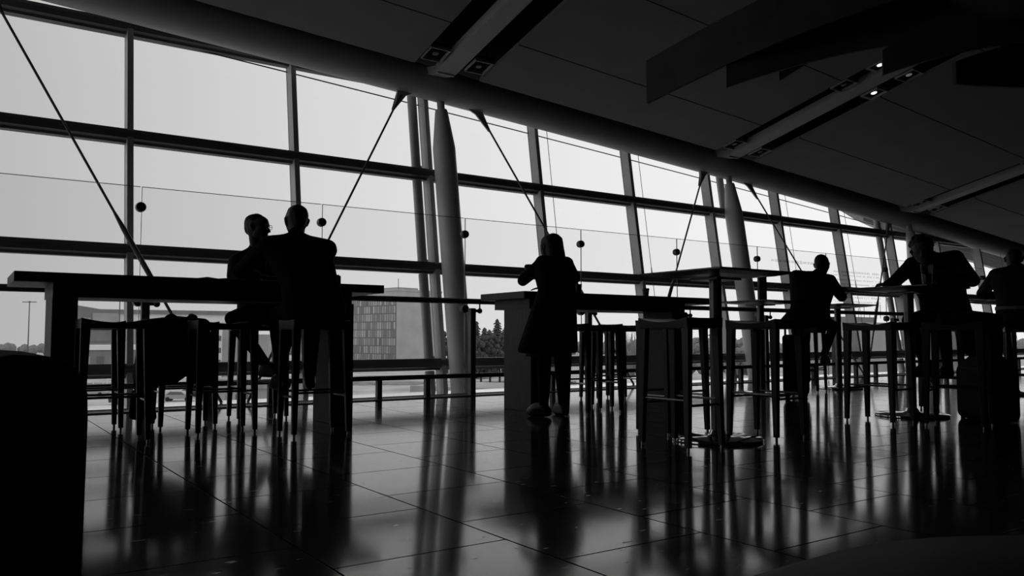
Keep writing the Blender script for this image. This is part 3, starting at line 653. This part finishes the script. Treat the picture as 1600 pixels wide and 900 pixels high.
# broad man in black, back to us, elbows on the table
J = seated(0.26, (-0.02, 0.36, 1.545), shw=0.205, cx=-0.05, shz=0.435, nz=0.54,
           ell=(-0.39, 0.49, 1.168), elr=(0.185, 0.56, 1.172), wrl=(-0.20, 0.70, 1.15), wrr=(0.02, 0.74, 1.15), fgl=(-0.10, 0.75, 1.145), fgr=(-0.08, 0.77, 1.145),
           anl=(-0.17, 0.17, 0.40), anr=(0.03, 0.17, 0.40), tol=(-0.2, 0.28, 0.345), tor=(0.06, 0.29, 0.345), shr=(0.185, 0.26, 1.345), shl=(-0.265, 0.26, 1.34))
person('seated_man', 'broad man in a black jumper, back to us, at the left bar table', (2.12, 5.53, 0), PI / 2, J, ((0.05, 1, -0.08), (0, 0.08, 1)),
       dict(top='cloth2', topname='jumper', girth=1.16, hair='short', headk=1.04))
# man with glasses on the window side, facing back into the hall
J = seated(0.03, (0.08, 0.12, 1.60), shw=0.175, cx=0.05, shz=0.435, nz=0.56,
           ell=(-0.24, 0.20, 1.18), elr=(0.285, 0.17, 1.18), wrl=(-0.14, 0.42, 1.15), wrr=(0.14, 0.40, 1.15), fgl=(-0.05, 0.47, 1.145), fgr=(0.05, 0.46, 1.145),
           knr=(0.31, 0.27, 0.83), anr=(0.02, 0.22, 0.46), tor=(-0.06, 0.33, 0.39), knl=(-0.14, 0.40, 0.84), anl=(-0.1, 0.2, 0.42), tol=(-0.1, 0.34, 0.36), hipr=(0.11, 0.03, 0.87))
t, j, P = person('seated_man', 'man with glasses and a lanyard facing us across the left bar table', (2.17, 6.94, 0), -PI / 2, J, ((-0.75, 0.75, -0.06), (0, 0, 1)),
                 dict(top='cloth1', topname='shirt', girth=0.98, hair='short', headk=1.0))
gl = MB()
for s in (-1, 1):
    gl.tube([P(s * 0.036 + 0.026 * math.cos(a), 0.106, 0.012 + 0.02 * math.sin(a)) for a in (2 * PI * k / 14 for k in range(15))], 0.0022, 6)
    gl.tube([P(s * 0.062, 0.104, 0.016), P(s * 0.083, 0.06, 0.02), P(s * 0.084, -0.01, 0.02)], 0.0022, 6)
gl.tube([P(-0.01, 0.109, 0.016), P(0.01, 0.109, 0.016)], 0.0022, 6); gl.build('glasses', M['darksteel'], t)
ly = MB(); ck = j['chest']; ly.tube([j['neck'] + V((0.05, -0.05, -0.02)), ck + V((0.035, -0.128, 0.03)), ck + V((0.02, -0.132, -0.12))], 0.004, 6); ly.build('lanyard', M['pale'], t)

# woman standing, leaning on the second bar table
J = dict(pelvis=(0, 0.0, 0.93), waist=(0.06, 0.06, 1.08), chest=(0.14, 0.20, 1.26), neck=(0.18, 0.28, 1.40), shl=(0.03, 0.24, 1.355), shr=(0.32, 0.25, 1.36), head=(0.19, 0.32, 1.49),
         hipl=(-0.08, 0, 0.90), hipr=(0.08, 0, 0.90), knl=(-0.115, 0.02, 0.50), knr=(0.065, 0.02, 0.50), anl=(-0.135, 0.0, 0.10), anr=(0.06, -0.02, 0.10), tol=(-0.18, 0.14, 0.04), tor=(0.09, 0.13, 0.04),
         ell=(-0.10, 0.36, 1.19), elr=(0.49, 0.34, 1.235), wrl=(0.045, 0.50, 1.27), wrr=(0.34, 0.56, 1.155), fgl=(0.10, 0.52, 1.30), fgr=(0.26, 0.62, 1.15))
person('standing_woman', 'woman in a flared dark coat standing at the second bar table, back to us', (4.33, 5.60, 0), PI / 2, J, ((-0.05, 1, -0.25), (0.02, 0.2, 1)),
       dict(top='coat', topname='coat', girth=1.0, hair='long', headk=1.08,
            coat=[(-0.09 + 0.25 * math.cos(a), 0.0 + 0.20 * math.sin(a), 0.575) for a in (2 * PI * k / 14 for k in range(14))] + [(-0.01 + 0.19 * math.cos(a), 0.02 + 0.13 * math.sin(a), 0.88) for a in (2 * PI * k / 8 for k in range(8))],
            palml=(0.3, 0.6, 0), thumbl=1, curll=0.5))
sk_ = MB(); sk_.loft([[V((0.20 * math.cos(a) - 0.0, 0.16 * math.sin(a), z)) * 1.0 + V((-0.10, 0.0, 0)) + V((0, 0, 0)) for a in (2 * PI * k / 24 for k in range(24))] for z in (0.515, 0.62)], cap=False)
wo_ = [o for o in bpy.data.objects if o.name == 'standing_woman'][0]; so_ = sk_.build('skirt', M['skirtm'], wo_, True); so_.modifiers.new('thick', 'SOLIDIFY').thickness = 0.006
# hunched person seen from behind, half turned to the window
J = seated(0.30, (0.08, 0.44, 1.615), shw=0.195, cx=0.0, shz=0.47, nz=0.57, knee=0.46,
           ell=(-0.26, 0.44, 1.19), elr=(0.30, 0.52, 1.20), wrl=(-0.10, 0.68, 1.165), wrr=(0.13, 0.60, 1.36), fgl=(0.0, 0.74, 1.16), fgr=(0.08, 0.58, 1.46),
           knr=(0.20, 0.47, 0.83), anr=(0.12, 0.24, 0.44), tor=(0.14, 0.38, 0.37), shl=(-0.20, 0.24, 1.475), shr=(0.20, 0.32, 1.405), neck=(0.03, 0.34, 1.49), chest=(0, 0.24, 1.31))
person('hunched_person', 'hunched person in a dark coat seen from behind, leaning an elbow on a square table', (8.86, 6.28, 0), math.radians(22), J, ((0.1, 1, -0.3), (0, 0.25, 1)),
       dict(top='coat', topname='coat', girth=1.32, hair='short', headk=1.14, palmr=(-0.5, 0.6, 0),
            coat=[(-0.10 + 0.27 * math.cos(a), -0.06 + 0.19 * math.sin(a), 0.82) for a in (2 * PI * k / 12 for k in range(12))]))
# curly haired person leaning over the pint glass table towards us
J = seated(0.20, (-0.02, 0.44, 1.47), shw=0.195, cx=0.0, shz=0.49, nz=0.55,
           ell=(-0.36, 0.22, 1.19), elr=(0.22, 0.52, 1.19), wrl=(-0.20, 0.52, 1.162), wrr=(0.17, 0.72, 1.162), fgl=(-0.10, 0.58, 1.158), fgr=(0.15, 0.82, 1.165),
           shl=(-0.20, 0.20, 1.41), shr=(0.19, 0.24, 1.375), knl=(-0.16, 0.38, 0.84), knr=(0.16, 0.38, 0.84))
person('leaning_person', 'curly haired person leaning on the square table behind the pint glass', (7.78, 4.00, 0), PI, J, ((-0.45, 0.9, -0.18), (0.1, 0.15, 1)),
       dict(top='cloth2', topname='jacket', girth=1.18, hair='curly', headk=1.05))
# cropped person at the picture's right edge
J = seated(0.16, (-0.02, 0.24, 1.555), shw=0.205, cx=0.0, shz=0.50, nz=0.58,
           ell=(-0.34, 0.32, 1.18), elr=(0.30, 0.34, 1.19), wrl=(-0.16, 0.56, 1.165), wrr=(0.12, 0.58, 1.165), fgl=(-0.06, 0.62, 1.16), fgr=(0.03, 0.64, 1.16))
t, j, P = person('seated_person', 'cropped person with a pale belt, back to us, at the far right edge', (9.62, 4.15, 0), math.radians(28), J, ((0, 1, -0.1), (0, 0.1, 1)),
                 dict(top='cloth1', topname='top', girth=1.2, hair='short', headk=1.05))
bl = MB(); pv = j['pelvis'] + V((0, 0, 0.10)); c5, s5 = math.cos(math.radians(28)), math.sin(math.radians(28))
bl.loft([[pv + V((c5 * y * 1.0 + s5 * x, s5 * y - c5 * x, z + 0.05 * (-y))) for x, y in (((0.232 + e) * math.cos(a), (0.152 + e) * math.sin(a)) for a in (2 * PI * k / 28 for k in range(28)))] for e, z in ((0, -0.018), (0.004, -0.018), (0.004, 0.018), (0, 0.018))])
bl.build('belt', M['pale'], t)

# ------------------------------------------------------------------ coats, bags, lounge seats
t = thing('draped_coat', 'dark coat draped over a bar stool left of the two men', 'coat', (1.48, 6.56, 0))
K_ = lambda x, y, z, r=0.022: (V((x, y, z)), r)
ct = [[K_(-0.24, -0.17, 0.795), K_(0.10, -0.17, 0.80), K_(0.10, 0.15, 0.805), K_(-0.24, 0.15, 0.80), K_(-0.07, 0.0, 0.82, 0.024)],
      [K_(-0.25, -0.20, 0.79, 0.026), K_(0.06, -0.20, 0.79, 0.026), K_(-0.32, -0.22, 0.33), K_(-0.12, -0.23, 0.36), K_(-0.02, -0.22, 0.43), K_(-0.20, -0.24, 0.55, 0.03)],
      [K_(-0.26, -0.18, 0.79, 0.026), K_(-0.27, 0.14, 0.80, 0.026), K_(-0.37, -0.20, 0.31), K_(-0.33, 0.10, 0.40)],
      [K_(0.10, -0.20, 0.79, 0.024), K_(0.11, 0.12, 0.80, 0.024), K_(0.135, -0.20, 0.36), K_(0.125, 0.05, 0.45)],
      [K_(-0.05, -0.21, 0.79, 0.026), K_(0.10, -0.21, 0.79, 0.024), K_(0.02, -0.22, 0.36), K_(0.15, -0.21, 0.33)]]
skin_mesh('coat_body', ct, M['coat'], t, 0.010, 4)
skin_mesh('sleeve', [cap((-0.16, -0.25, 0.80), 0.055, (-0.24, -0.27, 0.55), 0.05), cap((-0.24, -0.27, 0.55), 0.05, (-0.27, -0.26, 0.36), 0.04)], M['coat'], t, 0.010, 2)
skin_mesh('collar', [cap((0.04, -0.1, 0.83), 0.022, (0.06, 0.1, 0.845), 0.024), cap((0.04, -0.1, 0.83), 0.022, (-0.02, -0.14, 0.82), 0.02)], M['coat'], t, 0.010, 1)
t = thing('shoulder_bag', 'small dark bag hanging low under the draped coat', 'bag', (1.16, 6.42, 0.07))
skin_mesh('bag_body', [[(V((-0.06, -0.03, 0.05)), 0.035), (V((0.06, -0.03, 0.03)), 0.035), (V((-0.05, 0.02, 0.2)), 0.03), (V((0.05, 0.02, 0.2)), 0.03)]], M['bag'], t, 0.01, 2)
MB().tube([(-0.05, 0, 0.2), (-0.03, 0.0, 0.45), (0.12, 0, 0.66), (0.15, 0, 0.45), (0.05, 0, 0.2)], 0.008, 8).build('strap', M['bag'], t, True)
t = thing('suitcase', 'large dark upright suitcase beside the hunched person', 'suitcase', (7.80, 5.70, 0), 0.6)
MB().box((0, 0, 0.38), (0.46, 0.27, 0.66)).build('shell', M['bag'], t, bevel=0.04, seg=4)
for sx in (-1, 1):
    for sy in (-1, 1): MB().tube([(sx * 0.18 - 0.012, sy * 0.09, 0.025), (sx * 0.18 + 0.012, sy * 0.09, 0.025)], 0.025, 14).build('wheel', M['tyre'], t, True)
    MB().tube([(sx * 0.10, 0.11, 0.70), (sx * 0.10, 0.11, 0.86)], 0.008, 8).build('handle_tube', M['darksteel'], t, True)
MB().tube([(-0.10, 0.11, 0.86), (0.10, 0.11, 0.86)], 0.013, 10).build('handle', M['bag'], t, True)
sf = MB(); sf.box((0, -0.139, 0.40), (0.36, 0.02, 0.42)); sf.build('front_pocket', M['bag'], t, bevel=0.008)
t = thing('holdall', 'large dark holdall standing on the floor beside the pint glass table', 'bag', (7.02, 3.30, 0), 0.9)
skin_mesh('bag_body', [[(V((x, y, z)), 0.06) for x in (-0.19, 0.19) for y in (-0.09, 0.09) for z in (0.06, 0.40)] + [(V((-0.15, 0, 0.50)), 0.06), (V((0.15, 0, 0.50)), 0.06)]], M['bag'], t, 0.012, 2)
MB().tube([(-0.10, 0, 0.54), (-0.08, 0, 0.64), (0.08, 0, 0.64), (0.10, 0, 0.54)], 0.012, 8).build('handle', M['bag'], t, True)
t = thing('folded_jacket', 'dark jacket lying over the bar stool at the right of the pint glass table', 'jacket', (6.45, 3.16, 0.80))
skin_mesh('jacket_body', [[(V((-0.1, -0.16, 0.03)), 0.025), (V((0.16, -0.16, 0.035)), 0.025), (V((0.18, 0.14, 0.04)), 0.03), (V((-0.1, 0.14, 0.03)), 0.025), (V((0.05, 0, 0.06)), 0.03)], [(V((0.2, -0.14, 0.03)), 0.025), (V((0.2, 0.14, 0.03)), 0.025), (V((0.23, -0.12, -0.3)), 0.022), (V((0.22, 0.12, -0.24)), 0.022)]], M['coat'], t, 0.01, 3)
skin_mesh('sleeve', [cap((0.0, 0.18, 0.04), 0.04, (0.06, 0.21, -0.22), 0.035)], M['coat'], t, 0.01, 2)

# armchair at the near left, its rounded arm in view
t = thing('armchair', 'dark upholstered armchair with a rounded arm at the near left', 'armchair', (-0.30, 2.12, 0))
def arm_box(x):
    m = MB(); m.prism([(x + dx, -0.36, z) for dx, z in ((-0.095, 0.06), (0.095, 0.06), (0.099, 0.52), (0.097, 0.57), (0.088, 0.603), (0.068, 0.628), (0.03, 0.643), (-0.03, 0.648), (-0.065, 0.641), (-0.088, 0.618), (-0.098, 0.575))], (0, 0.78, 0)); return m
for s in (-1, 1): arm_box(s * 0.425).build('arm', M['uphol'], t, smooth=True, bevel=0.02, seg=3)
MB().box((0, -0.02, 0.34), (0.64, 0.62, 0.18)).build('seat_cushion', M['uphol'], t, bevel=0.04, seg=4)
MB().box((0, 0.0, 0.16), (0.66, 0.66, 0.18)).build('base', M['uphol'], t)
MB().box((0, 0.34, 0.42), (0.66, 0.16, 0.58)).build('backrest', M['uphol'], t, bevel=0.05, seg=4)
for sx in (-1, 1):
    for sy in (-1, 1): MB().lathe((sx * 0.42, sy * 0.30 + 0.02, 0), [(0.02, 0), (0.028, 0.065)], 12).build('leg', M['stoolwood'], t)
t = thing('ottoman', 'low round dark leather ottoman at the near right corner', 'ottoman', (0.86, 0.14, 0))
MB().lathe((0, 0, 0), [(0.0, 0.03), (0.48, 0.03), (0.54, 0.06), (0.555, 0.2), (0.548, 0.33), (0.515, 0.395), (0.44, 0.43), (0.26, 0.444), (0.0, 0.448)], 48).build('cushion', M['uphol2'], t, True)
MB().lathe((0, 0, 0), [(0.46, 0.0), (0.46, 0.032)], 40).build('plinth', M['stoolwood'], t, True)

# ------------------------------------------------------------------ outside, one storey below
GZ = -8.5
gb = MB(); gb.box((150, 420, GZ - 0.5), (1600, 820, 1.0)); o = struct(gb.build('ground_outside', M['ground']))
def gpt(px, d): p = at(px, 450, d); return V((p.x, p.y, GZ))
def axes_at(px, d, px2, d2):
    a, b = gpt(px, d), gpt(px2, d2); u = (b - a); L = u.length; return a, u.normalized(), L
def block(mb, a, u, L, D, z0, z1, off=0.0, fwd=0.0):
    """box whose front runs from a along u for L, depth D away from the hall, z0..z1 above the ground"""
    n = V((-u.y, u.x, 0)); n = n if n.dot(FLAT) > 0 else -n
    p = a + u * off + n * fwd
    mb.prism([p + V((0, 0, z0)), p + u * L + V((0, 0, z0)), p + u * L + n * D + V((0, 0, z0)), p + n * D + V((0, 0, z0))], (0, 0, z1 - z0)); return n
# verges and roads
for i, (pa, da, pb, db, w, mm) in enumerate(((-150, 74, 800, 66, 3.0, 'paving'), (-150, 150, 1000, 160, 12, 'grass'), (-150, 190, 700, 200, 3, 'paving'), (500, 84, 1500, 70, 7, 'paving'), (900, 105, 1700, 110, 10, 'grass'))):
    m = MB(); a, u, L = axes_at(pa, da, pb, db); block(m, a, u, L, w, 0.0, 0.05); struct(m.build('path_outside', M[mm]))
# hangar with the airline's sign
H = thing('hangar', 'long low hangar with a gabled end and a lettered sign, far left outside', 'building')
a, u, L = axes_at(96, 228, 362, 250)
m = MB(); n = block(m, a, u, L, 40, 0, 13.6); m.build('hall', M['clad'], H)
m = MB(); block(m, a, u, L - 13.5, 0.3, 13.6, 16.0, 13.5, -0.15); m.build('upper_wall', M['cladw'], H)
m = MB(); block(m, a, u, L + 1, 41, 16.0, 17.2, -0.5, -0.8); m.build('roof', M['claddk'], H)
m = MB(); b0 = a + u * -1.0 - n * 0.9; zz = lambda p, z: V((p.x, p.y, GZ + z))
m.prism([zz(b0, 8), zz(b0 + u * 14.4, 8), zz(b0 + u * 14.4, 16.6), zz(b0 + u * 4.6, 18.3), zz(b0, 16.4)], n * 10); m.build('gable', M['claddk'], H)
m = MB(); block(m, a, u, 6.5, 0.25, 11.3, 16.1, 8.0, -1.2); m.build('gable_bay', M['clad'], H)
fc = bpy.data.curves.new('sign', 'FONT'); fc.body = 'Aer Lingus'; fc.size = 1.55; fc.extrude = 0.03
so = bpy.data.objects.new('sign_tmp', fc); C.objects.link(so)
dg = bpy.context.evaluated_depsgraph_get(); sm = bpy.data.meshes.new_from_object(so.evaluated_get(dg)); bpy.data.objects.remove(so)
sg = bpy.data.objects.new('sign', sm); C.objects.link(sg); sm.materials.clear(); sm.materials.append(M['sign']); sg.parent = H
p = b0 + u * 1.9 - n * 0.08
sg.matrix_local = Matrix(((u.x, 0, -n.x, p.x), (u.y, 0, -n.y, p.y), (0, 1, 0, GZ + 14.0), (0, 0, 0, 1)))
# low workshops in front of the hangar
def shed(px, d, px2, d2, D, h, label, roof='cladw', wall='claddk', nwin=5):
    a, u, L = axes_at(px, d, px2, d2); s = thing('workshop', label, 'building')
    m = MB(); n = block(m, a, u, L, D, 0, h); m.build('walls', M[wall], s)
    m = MB(); block(m, a, u, L + 0.6, D + 0.6, h, h + 1.1, -0.3, -0.3); m.build('roof', M[roof], s)
    for i in range(nwin):
        m = MB(); block(m, a, u, L / nwin * 0.55, 0.1, h * 0.25, h * 0.75, L / nwin * (i + 0.2), -0.06); m.build('window', M['winband'] if i % 2 else M['clad'], s)
shed(128, 190, 235, 195, 12, 6.2, 'low workshop with a pale flat roof in front of the hangar', roof='cladw')
shed(552, 74, 652, 78, 8, 2.2, 'low flat building with pale panels below the window, left of the column', roof='roofgrey', wall='clad', nwin=4)
shed(648, 86, 800, 80, 9, 3.0, 'low pale building below the window, right of the column', roof='roofgrey', wall='clad', nwin=6)
shed(905, 95, 1010, 92, 10, 3.2, 'low building with striped front seen between the bar stools', roof='cladw', wall='clad', nwin=8)
shed(330, 100, 470, 98, 10, 3.0, 'low grey building outside below the two men', roof='roofgrey', wall='clad', nwin=4)
# white block
w = thing('apartment_block', 'white block with dark window bands outside beyond the draped coat', 'building')
a, u, L = axes_at(330, 175, 349, 177); m = MB(); n = block(m, a, u, L, 12, 0, 10.8); m.build('walls', M['cladw'], w)
for k in range(3): m = MB(); block(m, a, u, 2.0, 0.1, 3.2 + k * 2.6, 4.3 + k * 2.6, 0.5, -0.05); m.build('window', M['winband'], w)
m = MB(); a2, u2, L2 = axes_at(349.3, 177, 358, 181); block(m, a2, u2, L2, 10, 0, 9.8); m.build('stair_tower', M['clad'], w)
# office tower
T = thing('office_tower', 'tall office block with a gridded glass front and blank end wall', 'building')
c0 = gpt(620, 300); c1 = gpt(690, 317); u = (c1 - c0).normalized(); n = V((-u.y, u.x, 0)); n = n if n.dot(RGT) < 0 else -n
T.location = c0; T.rotation_euler = (0, 0, math.atan2(n.y, n.x))
Ls, Lf = (c1 - c0).length, 36.0
sgn = 1 if V((-n.y, n.x, 0)).dot(u) > 0 else -1
MB().box((Lf / 2, sgn * Ls / 2, 13.2), (Lf, Ls, 26.4)).build('end_walls', M['conc'], T)
MB().box((Lf / 2 - 0.4, -sgn * 0.15, 12.2), (Lf - 1.2, 0.5, 22.6)).build('glazed_front', M['towerwin'], T)
MB().box((Lf / 2, sgn * Ls / 2, 26.7), (Lf + 0.4, Ls + 0.4, 0.7)).build('parapet', M['conc'], T)
MB().box((Lf * 0.35, sgn * Ls / 2, 27.6), (12, 10, 1.3)).build('plant_room', M['clad'], T)
MB().tube([(1.5, sgn * 2, 26.8), (1.5, sgn * 2, 31)], 0.12, 6).build('mast', M['galv'], T)
# distant block on the right
B = thing('rooftop_block', 'flat block with thin roof masts outside behind the empty bar stool', 'building')
a, u, L = axes_at(1318, 150, 1384, 158); m = MB(); n = block(m, a, u, L, 12, 0, 12.0); m.build('walls', M['clad'], B)
m = MB(); block(m, a, u, L * 0.8, 10, 12.0, 13.0, 0, 0.4); m.build('upper_storey', M['claddk'], B)
for k in range(6):
    p = a + u * L * (0.2 + 0.13 * k) + V((0, 0, 12.8)); MB().tube([p, p + V((0, 0, 0.9 + 0.9 * (k % 3)))], 0.06, 6).build('mast', M['galv'], B)
# lamp posts
for px, d, top, lab in ((47, 180, 472, 'tall lamp post standing alone at the far left outside'), (188, 165, 464, 'tall lamp post in front of the hangar outside'), (1108, 190, 524, 'lamp post outside behind the nearest square table')):
    g0 = gpt(px, d); zt = at(px, top, d).z - GZ
    t = thing('lamp_post', lab, 'lamp post', g0)
    MB().tube([(0, 0, 0), (0, 0, zt)], [0.16, 0.09], 8).build('pole', M['galv'], t, True)
    for s in (-1, 1):
        MB().box((RGT.x * s * 0.9, RGT.y * s * 0.9, zt), (1.1, 0.5, 0.16), Matrix.Rotation(math.atan2(RGT.y, RGT.x), 3, 'Z')).build('lamp_head', M['galv'], t)
    MB().box((0, 0, zt + 0.05), (0.4, 0.4, 0.3)).build('lamp_bracket', M['galv'], t)
# trees
def conifer(px, d, top, wid, label, seed):
    g0 = gpt(px, d); h = at(px, top, d).z - GZ; rnd = random.Random(seed)
    t = thing('conifer', label, 'tree', g0, 0, 'conifers beyond the glass')
    MB().tube([(0, 0, 0), (0, 0, h * 0.9)], [0.3, 0.05], 7).build('trunk', M['bark'], t)
    m = MB(); z = h * 0.15
    while z < h * 0.97:
        k = 1 - z / h; R = wid * 1.75 * (k ** 0.75) * rnd.uniform(0.7, 1.15) + 0.2
        nb = 14
        for b in range(nb):
            a = 2 * PI * (b + rnd.random()) / nb; r = R * rnd.uniform(0.65, 1.1); w = 0.32 * R + 0.12
            p0 = V((0, 0, z + h * 0.03)); p1 = V((math.cos(a) * r, math.sin(a) * r, z - r * 0.12)); sd = V((-math.sin(a), math.cos(a), 0)) * w
            m.loft([[p0 - sd * 0.3, p0 + sd * 0.3, p0 + V((0, 0, 0.35))], [p0.lerp(p1, .6) - sd, p0.lerp(p1, .6) + sd, p0.lerp(p1, .6) + V((0, 0, 0.3))], [p1 - sd * 0.1, p1 + sd * 0.1, p1 + V((0, 0, 0.12))]])
        z += h * 0.045
    m.build('foliage', M['foliage'], t)
for i, (px, d, top, wid, lab) in enumerate(((745, 183, 503, 2.2, 'dark conifer just right of the balustrade post'), (757, 192, 513, 2.4, 'shorter dark conifer in the middle of the clump beyond the glass'), (777, 201, 499, 2.6, 'tallest pointed conifer of the clump beyond the glass'), (790, 210, 511, 2.5, 'dark conifer at the edge of the second bar table panel'), (765, 220, 516, 2.8, 'lowest dark conifer behind the clump beyond the glass'))):
    conifer(px, d, top, wid, lab, i)
def bushy(name, px, d, top, R, label, mm, seed, nb=60, flat=1.0):
    g0 = gpt(px, d); h = at(px, top, d).z - GZ; rnd = random.Random(seed); t = thing(name, label, 'tree', g0)
    MB().tube([(0, 0, 0), (0, 0, h * 0.6)], [0.25, 0.12], 7).build('trunk', M['bark'], t)
    m = MB()
    for k in range(nb):
        a, e, rr = rnd.uniform(0, 2 * PI), rnd.uniform(-0.8, 1.0), rnd.uniform(0.5, 1)
        cc = V((math.cos(a) * R * rr * math.sqrt(max(0, 1 - e * e * 0.8)), math.sin(a) * R * rr * math.sqrt(max(0, 1 - e * e * 0.8)), h * 0.55 + e * h * 0.40))
        m.ball(cc, R * rnd.uniform(0.14, 0.26), 6, 4, (1, 1, 1.1))
    m.build('foliage', M[mm], t)
bushy('tree', 700, 208, 518, 3.2, 'rounded dark tree beside the tapered column base outside', 'foliage', 1)
bushy('tree', 722, 196, 512, 3.0, 'rounded dark tree between the column and the balustrade post', 'foliage', 2)
for i_, (px_, top_, lab_) in enumerate(((741, 522, 'dense dark bush beside the balustrade post outside'), (752, 524, 'dense dark bush below the shorter conifer'), (766, 522, 'dense dark bush below the middle of the conifer clump'), (781, 523, 'dense dark bush below the tallest conifer'), (794, 524, 'dense dark bush at the edge of the second bar table panel'))):
    bushy('tree', px_, 148 + 6 * i_, top_, 2.4, lab_, 'foliage', 30 + i_, 70)
bushy('tree', 1097, 165, 529, 4.0, 'broad pale bush outside behind the nearest square table', 'hazed_twig', 5, 80)
bushy('tree', 1150, 170, 531, 4.0, 'pale bush outside behind the right stool of the nearest square table', 'hazed_twig', 15, 80)
bushy('tree', 1040, 175, 530, 4.0, 'pale bush outside behind the right end of the second bar table', 'hazed_twig', 16, 80)
def bare_tree(px, d, top, label, seed):
    g0 = gpt(px, d); h = at(px, top, d).z - GZ; rnd = random.Random(seed); t = thing('bare_tree', label, 'tree', g0)
    m = MB(); m.tube([(0, 0, 0), (0, 0, h * 0.5)], [0.22, 0.12], 7); m.build('trunk', M['bark'], t)
    m = MB()
    for k in range(90):
        a = rnd.uniform(0, 2 * PI); z0 = h * rnd.uniform(0.12, 0.5); r = h * 0.18 * rnd.uniform(0.3, 1); z1 = min(h, z0 + h * rnd.uniform(0.25, 0.5))
        m.tube([(0, 0, z0), (math.cos(a) * r * .6, math.sin(a) * r * .6, (z0 + z1) / 2), (math.cos(a) * r, math.sin(a) * r, z1)], [0.08, 0.05, 0.015], 4)
    m.build('branches', M['hazed_twig'], t)
bare_tree(972, 120, 500, 'bare winter tree outside left of the leaning mullion', 1)
bare_tree(985, 140, 504, 'bare winter tree outside behind the bar stools', 2)
bare_tree(996, 106, 508, 'bare winter tree outside beside the window side stool', 3)
tl = MB(); rnd = random.Random(11)
for k in range(620):
    px = rnd.uniform(-150, 1750); d = rnd.uniform(420, 520); g0 = gpt(px, d); hh = rnd.uniform(4.5, 9) * (1.0 if px > 140 else 0.72)
    tl.ball(g0 + V((0, 0, hh * 0.45)), hh * 0.5, 7, 5, (0.9, 0.9, 1.1))
tag(tl.build('treeline', M['hazed_twig']), 'hazy line of distant trees along the horizon', 'trees', kind='stuff')
# parked and passing cars
def car(px, d, ang, mm, label):
    g0 = gpt(px, d); t = thing('car', label, 'car', g0, math.atan2(RGT.y, RGT.x) + ang, 'cars on the road outside')
    m = MB(); prof = [(-2.1, 0.35), (2.1, 0.35), (2.15, 0.75), (1.2, 0.92), (0.55, 1.42), (-1.1, 1.45), (-1.75, 0.98), (-2.15, 0.9)]
    m.prism([(x, -0.85, z) for x, z in prof], (0, 1.7, 0)); m.build('body', M[mm], t, bevel=0.06)
    m = MB(); m.prism([(x, -0.87, z) for x, z in ((1.0, 0.95), (0.5, 1.34), (-1.0, 1.36), (-1.5, 0.98))], (0, 1.74, 0)); m.build('windows', M['winband'], t)
    for x in (-1.35, 1.35):
        for y in (-0.8, 0.8): MB().tube([(x, y - 0.1, 0.32), (x, y + 0.1, 0.32)], 0.32, 14).build('wheel', M['tyre'], t)
car(284, 118, 0.1, 'carw', 'silver car outside seen between the legs of the coat stool')
car(203, 112, 0.2, 'cark', 'dark car outside seen below the first bar stool')
car(306, 124, 0.1, 'cark', 'dark car outside behind the silver car')
car(152, 128, 0.0, 'carw', 'pale car outside just right of the armchair')
car(605, 92, 0.1, 'carw', 'pale car outside left of the tapered column')
for i, px in enumerate((172, 180, 246, 262, 270, 292, 300, 325)):
    MB_ = MB(); g0 = gpt(px, 132); MB_.tube([g0, g0 + V((0, 0, 2.4))], 0.14, 6)
    tag(MB_.build('bollard', M['white']), 'white post by the road outside, number %d from the armchair' % (i + 1), 'post', 'white posts by the road')
for i, (pa, pb, d) in enumerate(((-60, 70, 150), (120, 210, 140), (236, 330, 138))):
    a, u, L = axes_at(pa, d, pb, d + 2); t = thing('fence', ['pale rail fence at the far left outside', 'pale rail fence outside below the hangar', 'pale rail fence outside behind the silver car'][i], 'fence')
    for z in (0.9, 1.8): m = MB(); block(m, a, u, L, 0.1, z, z + 0.14); m.build('rail', M['white'], t)
    for k in range(7): m = MB(); block(m, a, u, 0.14, 0.12, 0, 1.9, L * k / 6.1); m.build('post', M['white'], t)
